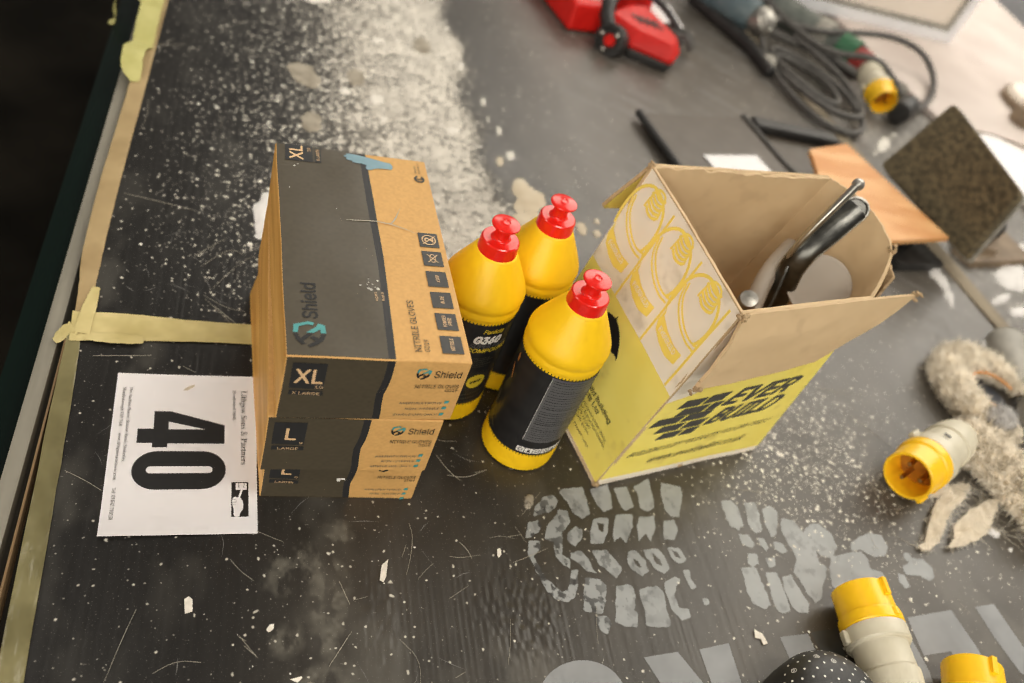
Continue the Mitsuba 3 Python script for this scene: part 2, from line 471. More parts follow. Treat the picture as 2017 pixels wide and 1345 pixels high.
mat('board_inner', worn((0.5, 0.36, 0.2), (0.6, 0.45, 0.27), (0.4, 0.28, 0.16), 0.3), 0.85, bump=lambda p, n, uv: fbm(p.x * 90, p.y * 90, p.z * 40), scale=0.002)
mat('board_edge', flecked((0.25, 0.16, 0.08), (0.5, 0.37, 0.22), 300), 0.9)
mat('board_white', worn((0.77, 0.7, 0.58), (0.83, 0.77, 0.66), (0.36, 0.3, 0.2), 0.35), 0.6)
mat('board_yellow', worn((0.8, 0.67, 0.12), (0.88, 0.76, 0.2), (0.48, 0.36, 0.1), 0.3), 0.55)
mat('yellow_line', (0.86, 0.68, 0.14), 0.55)
mat('charcoal_print', flecked((0.04, 0.04, 0.037), (0.085, 0.083, 0.07), 250), 0.6)
mat('chrome', flecked((0.42, 0.41, 0.37), (0.58, 0.57, 0.52), 200), 0.3, 1.0)
mat('dark_chrome', flecked((0.06, 0.06, 0.056), (0.15, 0.15, 0.14), 120), 0.3, 1.0)  # chrome with the dark reflections of its surroundings put into the colour
mat('dull_metal', flecked((0.3, 0.29, 0.26), (0.5, 0.48, 0.44), 150), 0.4, 0.85)
mat('milk_plastic', (0.4, 0.35, 0.29), 0.45)
mat('plug_yellow', (0.92, 0.55, 0.014), 0.3)
mat('plug_inside', (0.35, 0.14, 0.005), 0.5)
mat('plug_grey', flecked((0.53, 0.49, 0.37), (0.62, 0.58, 0.46), 60), 0.4)
mat('brass', (0.55, 0.36, 0.14), 0.3, 1.0)
mat('red_paint', flecked((0.55, 0.01, 0.007), (0.68, 0.018, 0.013), 40), 0.4, spec=0.3)
mat('black_rubber', flecked((0.012, 0.012, 0.012), (0.03, 0.029, 0.028), 60), 0.5)
mat('grey_cable', flecked((0.05, 0.047, 0.043), (0.1, 0.095, 0.088), 90), 0.55)
mat('tool_blue', flecked((0.06, 0.1, 0.12), (0.12, 0.16, 0.17), 60), 0.5)
mat('tool_green', flecked((0.07, 0.085, 0.075), (0.17, 0.185, 0.165), 50), 0.55)
mat('dusty_grey', flecked((0.25, 0.24, 0.21), (0.42, 0.4, 0.35), 70), 0.6)
mat('green_band', (0.03, 0.13, 0.06), 0.5)
mat('dull_red', (0.3, 0.03, 0.025), 0.5)
mat('grey_floor', flecked((0.07, 0.07, 0.075), (0.12, 0.12, 0.125), 8), 0.8)  # lighter copy of the floor, window light put into its colour
mat('wood_batten', flecked((0.17, 0.135, 0.09), (0.32, 0.27, 0.19), 30, (3, 0.2, 1)), 0.8)
mat('orange_wood', flecked((0.58, 0.25, 0.07), (0.72, 0.4, 0.17), 22, (0.6, 2.2, 1), (0.25, 0.75)), 0.55)
mat('dark_steel', flecked((0.06, 0.048, 0.036), (0.085, 0.07, 0.055), 60), 0.45, spec=0.5)
mat('sponge', flecked((0.055, 0.045, 0.027), (0.19, 0.15, 0.085), 170, (1, 1, 1), (0.2, 0.8)), 0.95, bump=lambda p, n, uv: fbm(p.x * 250, p.y * 250, p.z * 250, 3), scale=0.003)
mat('brown_wood', flecked((0.14, 0.1, 0.065), (0.28, 0.21, 0.14), 40), 0.7)
mat('fleece', flecked((0.58, 0.52, 0.41), (0.9, 0.85, 0.75), 120, (1, 1, 1), (0.25, 0.7)), 0.9)
mat('felt', flecked((0.5, 0.43, 0.32), (0.74, 0.67, 0.55), 160), 0.95)
mat('frame_white', (0.86, 0.87, 0.9), 0.5)
mat('frame_beige', flecked((0.84, 0.76, 0.66), (0.88, 0.8, 0.71), 8), 0.6)
mat('dark_blue', (0.02, 0.024, 0.035), 0.5)

# ---------------------------------------------------------------- traced outlines on the tabletop, millimetres
BOOT1 = [[[250.7,13.4],[270.3,15],[270.5,2.4],[270.3,-11],[261.6,-16.7],[255.8,-10.2],[252.3,2],[247.9,8.7]],[[277.4,12.9],[295.5,19.3],[294.6,7.5],[293.8,-5.1],[283.6,-9],[280.1,-1.9]],[[301,14.7],[314.1,17.4],[314.7,8],[314,-3.6],[305.9,-7.1],[302.8,-2.6]],[[320.9,17.6],[338.2,25.4],[337.1,10.9],[334.6,-4.3],[326.7,-7.9],[321,-4.6],[322.6,8.2]],[[349.9,22.1],[368.5,17.8],[367.9,9.3],[356,-13.2],[348.9,-12.6],[344.9,-4.2],[346.3,8.8]],[[229.5,2.7],[240.9,7.4],[243.4,-0.4],[236.3,-9.4],[226.6,-11.7],[218.8,-15],[221.1,-8.5]],[[242.7,-8.2],[250.4,-8],[249.8,-20],[241.2,-28.7],[238,-43.2],[230.6,-45.3],[231.3,-37.1],[224.6,-36],[229,-24.5]],[[254.5,-24.3],[259.8,-26.4],[257.1,-34.9],[250.3,-42.2],[243.8,-37],[245.9,-30.7]],[[273.2,-16.5],[286.4,-14.8],[283.3,-26.2],[275.4,-40.1],[264.9,-39.1],[267,-28.5]],[[295.9,-11.8],[311.2,-11.5],[307.6,-23.8],[297.8,-39],[295.5,-35.8],[293.3,-32.6],[286.5,-38],[288.7,-26.2]],[[317.2,-13.7],[331.9,-12.8],[330,-23.6],[321.5,-36.8],[318,-29.2],[310.2,-36.9],[311.3,-26]],[[340.4,-17.9],[351,-16.7],[350.8,-25.7],[344.5,-35.7],[334.8,-35.1],[336.7,-25.8]],[[243.8,-48.4],[254.4,-46.3],[257.7,-53.5],[261.7,-65.6],[254.9,-64.5],[249.7,-57.5],[243.6,-53.4]],[[264.5,-46.4],[277.2,-45.3],[282.2,-53.6],[286.5,-63.8],[279.5,-70.7],[273.3,-63.7],[266.8,-57.6]],[[296.4,-47.5],[304.2,-46.4],[310.9,-55.9],[310.4,-64.1],[303.7,-69.1],[295.1,-62.9],[294.6,-53.7]],[[311.9,-45.4],[325.2,-44.3],[329.3,-51.8],[331.3,-62.2],[324.3,-67.3],[317.4,-62.1],[312.1,-51.7]],[[335,-44.3],[345.3,-43.3],[350.4,-54],[341.2,-58.6],[336.6,-52.9]],[[252.5,-70.4],[264.9,-72.5],[268.6,-77.5],[264,-90.8],[258.7,-100],[243.8,-97.8],[247,-84.7]],[[277.6,-77.6],[290,-76.8],[292.1,-83.7],[289.2,-93.3],[285.6,-98.9],[290,-100.9],[285.7,-111.9],[276.1,-111.2],[269.1,-106.8],[272.4,-92.9]],[[298.3,-79.9],[314.4,-78.2],[318.1,-86.2],[315.3,-97.8],[316.9,-105.4],[314.8,-111.9],[301.3,-112.8],[294.5,-110.3],[297.5,-99.2],[297,-87.7]],[[321.6,-75.4],[333.9,-70.5],[337.1,-73.6],[330.5,-80.5],[326.8,-88.4],[328,-97.1],[337,-98.3],[335.7,-105],[327.2,-108.6],[321.9,-99.9],[320.5,-88.2]],[[343.2,-65.4],[349,-64.5],[347.1,-72.7],[350,-79.8],[346.1,-81.8],[343.2,-74.7]],[[251.2,-102.6],[263,-102],[263.9,-109.3],[259.1,-116.4],[253.4,-112.6]],[[352.4,-89.9],[358.2,-90],[357.3,-94],[352.3,-95.8]],[[212.8,-20.4],[221.2,-18.2],[224,-24.6],[214.3,-33],[208,-35.1]],[[210.4,-38.1],[219.4,-37.1],[219.2,-43.2],[210.7,-51.2],[214,-59.2],[218.3,-70.9],[223.2,-74.8],[229.2,-82.5],[235.8,-78.8],[242.3,-63.4],[247.5,-62.4],[244.4,-75.1],[239,-85.5],[232.2,-90.1],[222.5,-87],[215.8,-78.5],[210.7,-61.1],[207.6,-47.2]],[[231,-43.2],[238.2,-42.2],[236.6,-49.3],[241.6,-53.4],[240.8,-61.4],[236.3,-59.4],[231.2,-51.3]]]
BOOT1H = [[[299.9,-53.7],[303.5,-55.8],[305.2,-62],[301.2,-59.9]],[[319.2,-49.6],[323.2,-53.8],[324.5,-60.1],[319.8,-58]],[[338.7,-46.5],[342.7,-47.6],[344.2,-52.9],[340.2,-51.8]],[[275.5,-19.8],[281.3,-21.9],[278.5,-28.4],[274.9,-26.3]]]
BOOT2 = [[[407.8,4.2],[418.1,5.6],[422.1,-2.8],[420.9,-20.5],[414,-25.7],[407.2,-21.8],[405.4,-11.4]],[[431.5,2.2],[442.1,3.7],[442.9,-6],[437.9,-26.2],[430.5,-29.2],[427,-20.5],[429,-9.8]],[[448.2,-3.5],[459.1,-0.4],[463.3,-6.9],[452.1,-30.7],[445.9,-33.1],[445.4,-20.3]],[[412.1,-30.3],[421.4,-30.9],[424.8,-39.9],[419.3,-44.4],[412.2,-38.8]],[[430.6,-34.7],[436.8,-34.3],[437.7,-43.3],[433.8,-46.7],[430.3,-41.1]],[[444.7,-38.3],[453.3,-38.3],[456.8,-46.7],[449.7,-49],[444.4,-44.5]],[[413.9,-48.9],[422.9,-50],[420.3,-58.7],[412.8,-62.6],[409.3,-58.6]],[[430.4,-54.4],[439.2,-53.4],[438.2,-61],[430.1,-63.1]],[[401.6,-62.9],[416.1,-63],[416.4,-75.8],[416.1,-97.4],[408.1,-100.2],[399.8,-96],[398.2,-83.8]],[[424.7,-67.4],[435.1,-67.9],[435.8,-84.5],[434.2,-102.9],[427.3,-105.3],[420.6,-102.5],[421.3,-88.3]],[[439.7,-71.9],[449.6,-69.8],[450.6,-80.5],[455.5,-97.3],[450.9,-104.4],[442.2,-105.5],[437.2,-98.9],[436.9,-84.5]],[[466.1,-12.9],[477.2,-16.4],[482.9,-28.2],[493.4,-19.8],[504.4,-18.5],[513.9,-30.4],[512.3,-43.4],[501.9,-53.7],[492.4,-52.5],[488.3,-45.6],[485.1,-57],[491.7,-63.7],[479.1,-78.9],[471.5,-91.5],[463,-96.5],[458.1,-87],[457.1,-74.2],[453.5,-67.7],[462.9,-54.6],[461.5,-36.5],[459.1,-27.2]],[[502.5,-52.5],[522.2,-49.2],[538.4,-48.1],[541.7,-56.2],[539.2,-65.3],[550.2,-68.8],[551.5,-77.8],[546.3,-84.4],[536.1,-82],[527.8,-76.3],[516,-79.5],[511.2,-88],[496.5,-87.8],[488.9,-81.2],[493,-66]],[[542.3,-33.9],[560.4,-27.7],[571.9,-31.3],[573,-43.4],[563.5,-52.8],[551.5,-52.8],[539.7,-45.7],[528.6,-46.9],[531.7,-38.7]],[[593.1,-55.3],[606.8,-55.4],[611.8,-64.8],[609.1,-74.1],[600.2,-78.5],[593.1,-72.7],[577.8,-71.4],[577.9,-64.5]],[[587.1,-49.4],[594,-49.4],[593,-57.7],[586.2,-57.6]],[[567.9,-70.1],[574.4,-72.5],[574.8,-82.6],[568.3,-84.8],[565.8,-78]]]
STENCIL = [[[261.6,-168.2],[259.7,-172.9],[257.1,-177.3],[253.6,-181.4],[249.5,-185.1],[244.9,-188.2],[239.8,-190.7],[234.4,-192.6],[228.9,-193.8],[223.4,-194.3],[218,-194.1],[212.8,-193.1],[207.9,-191.5],[203.6,-189.3],[199.7,-186.5],[196.6,-183.2],[194.1,-179.4],[192.4,-175.2],[191.6,-170.8],[191.7,-166.3],[192.6,-161.6],[194.4,-157],[197,-152.6],[200.5,-148.5],[204.6,-144.8],[209.4,-141.6],[214.7,-139],[220.4,-137.2],[226.2,-136],[232.1,-135.7],[237.9,-136.1],[243.4,-137.4],[248.4,-139.5],[252.9,-142.2],[256.6,-145.6],[259.4,-149.6],[261.4,-153.9],[262.4,-158.6],[262.5,-163.4]],[[284.3,-135.9],[314.8,-132.9],[330.5,-161.5],[295,-162.8]],[[334.3,-131.9],[362.8,-127.9],[361.7,-161.5],[335.7,-163.4]],[[412.8,-124.8],[441.8,-122.9],[442.3,-144.9],[440.4,-153.1],[415.2,-152.8]],[[531.9,-113.6],[545.1,-112.6],[548.4,-160.5],[546,-169.2],[519.7,-167.8],[528.4,-142.9]],[[553.8,-112.2],[607.8,-106.6],[614,-141.1],[615.4,-172.9],[582.6,-171.2],[582.7,-143.9],[550.8,-146.4],[551.6,-131.9]],[[638.1,-104.5],[663,-102.1],[668.4,-144.7],[659.4,-175.3],[647.4,-165.5],[640.6,-133.9]]]
CHIPS = [[[-45.5,-82.5],[-42.9,-80.6],[-40.2,-82.8],[-39.5,-90.7],[-44.1,-92.2]],[[89,-58.4],[94,-54.1],[91.7,-67.7],[89.5,-72.1],[86.7,-70.4]],[[7.9,-105.1],[10.1,-101.7],[13,-101.3],[12.8,-104.6],[9.7,-107]],[[23.8,-139.2],[31.1,-137.7],[31.6,-138.8],[28.8,-141.3]],[[181.5,-45.5],[184.2,-44.7],[184.2,-50.1],[181.9,-52.4],[180.8,-50.1]],[[390.3,-118.2],[396.3,-122.3],[398.4,-129.9],[393.6,-131],[393.6,-125.9],[388.6,-124.8]]]
LUMP = [[[213.5,4.5],[221.1,6.9],[222.3,-0.8],[217.1,-8.6],[212.4,-6.5]]]
HAIRS = [[[151.4,-38.6],[156.9,-45.5],[160,-53.8]],[[142,-51.4],[151,-52.5],[167,-50]],[[137.9,-85.5],[146,-80.5],[154.2,-75.4]],[[109.1,-40.9],[104.8,-52]],[[112.8,-22.5],[115.1,-32.5],[111.6,-52],[107,-66.4]],[[115.3,-70.1],[122.2,-62.3],[128.9,-56.8]],[[-9.4,-109.1],[-4.2,-112.5]],[[-5.8,-115.5],[3.2,-123.9]],[[67.1,-85.3],[77.6,-82.6]],[[135.2,-143.9],[143.4,-139.8]],[[48.9,-132.1],[65,-108.3]],[[57.6,-70],[64.5,-88.9]],[[-136.3,337.1],[-105.2,332.9],[-69.5,324.9]],[[-65.5,259.4],[-39.2,290.8]],[[-59.8,245.7],[-36,275.9],[-21.1,267.1]],[[-47.6,217.6],[-27.7,254.7],[-13.9,268.3]],[[-54.7,208],[-33.7,194.1],[-17.9,192.8]],[[-53.4,204.8],[-23.5,169.2],[-16.2,154.3]],[[-143.6,614.2],[-120.4,645.7]],[[-135.9,623.5],[-107.7,637.9]],[[-134.1,504.9],[-130.7,474.5],[-135.4,448]],[[-133.9,18.1],[-118,9.1],[-106.9,1.2]],[[-74,-88.3],[-80.4,-109.8],[-86.5,-135.1]],[[-132.1,127.3],[-89,131.6]],[[-64.5,123.2],[-54.2,117.1]],[[-9.2,-108.7],[3,-124]],[[-45.3,196.4],[-22.7,173.2]],[[142.2,62.4],[147.3,57.6],[161.5,58.3]],[[141.6,44.2],[150.6,26.9],[160.4,17.8]],[[148.9,23.7],[165,21.1],[184.4,29.7]],[[172.6,26.1],[184.4,29.7]],[[204,31.5],[217.6,32]],[[192.5,-57.1],[208.8,-51.2],[224.8,-44.2]],[[192.7,-34.1],[204.7,-32]],[[208,-14.1],[228.6,8.2]],[[414.1,20.3],[438.5,15.9],[464.5,14.6]],[[614,16.5],[651.7,3.9]],[[596.5,16],[623,31.6]],[[200.1,-24.8],[207.2,-39.2]],[[584.4,-28.8],[618.1,-50.7]],[[583.6,155.8],[627.4,142.1]],[[613.8,116.9],[649.9,72.6]],[[591.5,56.5],[590.9,-9.6]],[[586.3,154.1],[659.6,146.4]],[[673.6,29.7],[716,27.6]],[[598.5,14.9],[614.5,24.8]],[[732.9,-10.8],[755.6,-20]]]
PUTTY = [[[-14.2,350.1],[-4.8,370.9],[5.6,367.2],[8.4,298.5],[2.3,289.7],[-12.3,294.6],[-17.9,316.9]]]
CREAM = [[[281.5,459.8],[297.4,474],[306,448.1],[321.9,443.6],[324.8,419.3],[307.5,405.8],[305.9,381.8],[274.4,366.3],[273.1,393.8],[281.8,424.6]],[[228.2,352.8],[236,357],[238,350.3],[231.1,344.6]],[[351.8,391],[361.9,396.9],[367.7,384.6],[358.2,367.8],[351.7,374]],[[371.4,380.6],[381.4,385.4],[383,373.4],[372.5,366.8]],[[379.4,404.3],[387.2,407.8],[387.4,398.1],[379.1,392.6]],[[341.8,382.4],[348.3,387.4],[348.3,376.1],[341.6,370.2]],[[268.9,504.2],[279.9,509.3],[278.1,490.4],[268.7,482.7]]]
TAN = [[[9.5,637.8],[34.6,653.5],[54.8,623.3],[53.1,592.5],[34.5,589.7],[19.1,610.6]],[[86.3,647.2],[99.9,658.6],[112.9,650.5],[108,617.4],[91.5,611.7]],[[28.6,527.9],[46.3,538.9],[58,520.7],[48.8,494.6],[34.4,494.6]],[[193.6,785.7],[211.8,778.2],[211.7,741.6],[195.9,731.2],[184.6,752.6]]]
SPLAT = [[[75.3,603.7],[91.3,605.6],[89.4,589.4],[78,587.9]],[[113.7,601.1],[133.4,604],[134.1,583.9],[115.5,574.4]],[[125,750.1],[147.1,759.2],[144.6,742.3],[122.9,736.4]],[[17.3,838],[35,854.6],[86.4,871.4],[70.7,830.2],[41.9,813.7]],[[235.8,787.9],[248,792.9],[241.1,767.7]],[[236.4,826.7],[249.5,837],[242.7,813.8]],[[247.4,726.8],[260,735.7],[254,708.2],[245,707.7]],[[280.4,575.7],[288.3,580.5],[288.5,560.4],[280.5,554.6]],[[268.8,640.1],[276.9,645.3],[275.7,623.2],[268.1,620.8]],[[274.2,604.1],[275,586.1],[269.4,582]],[[285.1,519.5],[298,526.4],[297.8,509.6],[285.1,499.8]],[[123.4,546],[133.4,554.7],[135.9,544.1],[125.8,534.4]],[[204.5,547.6],[229.6,560.7],[229.9,547],[213,535.3]],[[1008.8,744],[1048.8,774.1],[1043.6,746],[1014.3,715.2],[994.8,709.9]],[[979.3,705.8],[992.2,709.2],[972.6,686.4]],[[1059,781.8],[1083.5,793.7],[1078.4,779.3]]]
SPILL = [[[906.9,404.4],[931.3,418.5],[927.7,392.9],[923,363.1],[912.6,338.2],[895,315.3],[894.2,326.5],[906.4,360.6],[900.1,383.6]],[[1035.6,415.2],[1107.9,448.2],[1129,443.6],[1076.1,375.8],[1043.7,376.1],[1030.2,389]],[[987.1,348.6],[1016.9,364.8],[1045.1,368.9],[1018,348.1],[984.9,336.5]],[[996.8,328.7],[1054.7,348.3],[1030.1,316.8],[1002.4,315.6]],[[842,216.9],[866.8,227.3],[879.3,222.5],[899.6,206.6],[890.6,199.9],[857.6,208.6]],[[900.2,257.4],[912.9,260.9],[904.9,241.3],[896.1,240.4]],[[901.1,238.9],[908.2,237.6],[899.6,228.5],[894.1,232]],[[891.3,223.7],[900,212.6],[897.3,202.5],[889.5,203.7]],[[821.8,131.8],[838.6,129.4],[837.5,115.4],[822.6,107.8],[804.3,110.1]],[[710.6,-20.1],[724.3,-25.4],[723.1,-33.4],[709.8,-32.1]],[[723.1,-44],[731,-44],[724.5,-50.5]],[[1153,500.6],[1176.8,505],[1156.2,478.5],[1143.7,481.9]],[[1007.5,462.2],[1040.3,480],[1052.5,467.9],[1011.1,445.5]]]
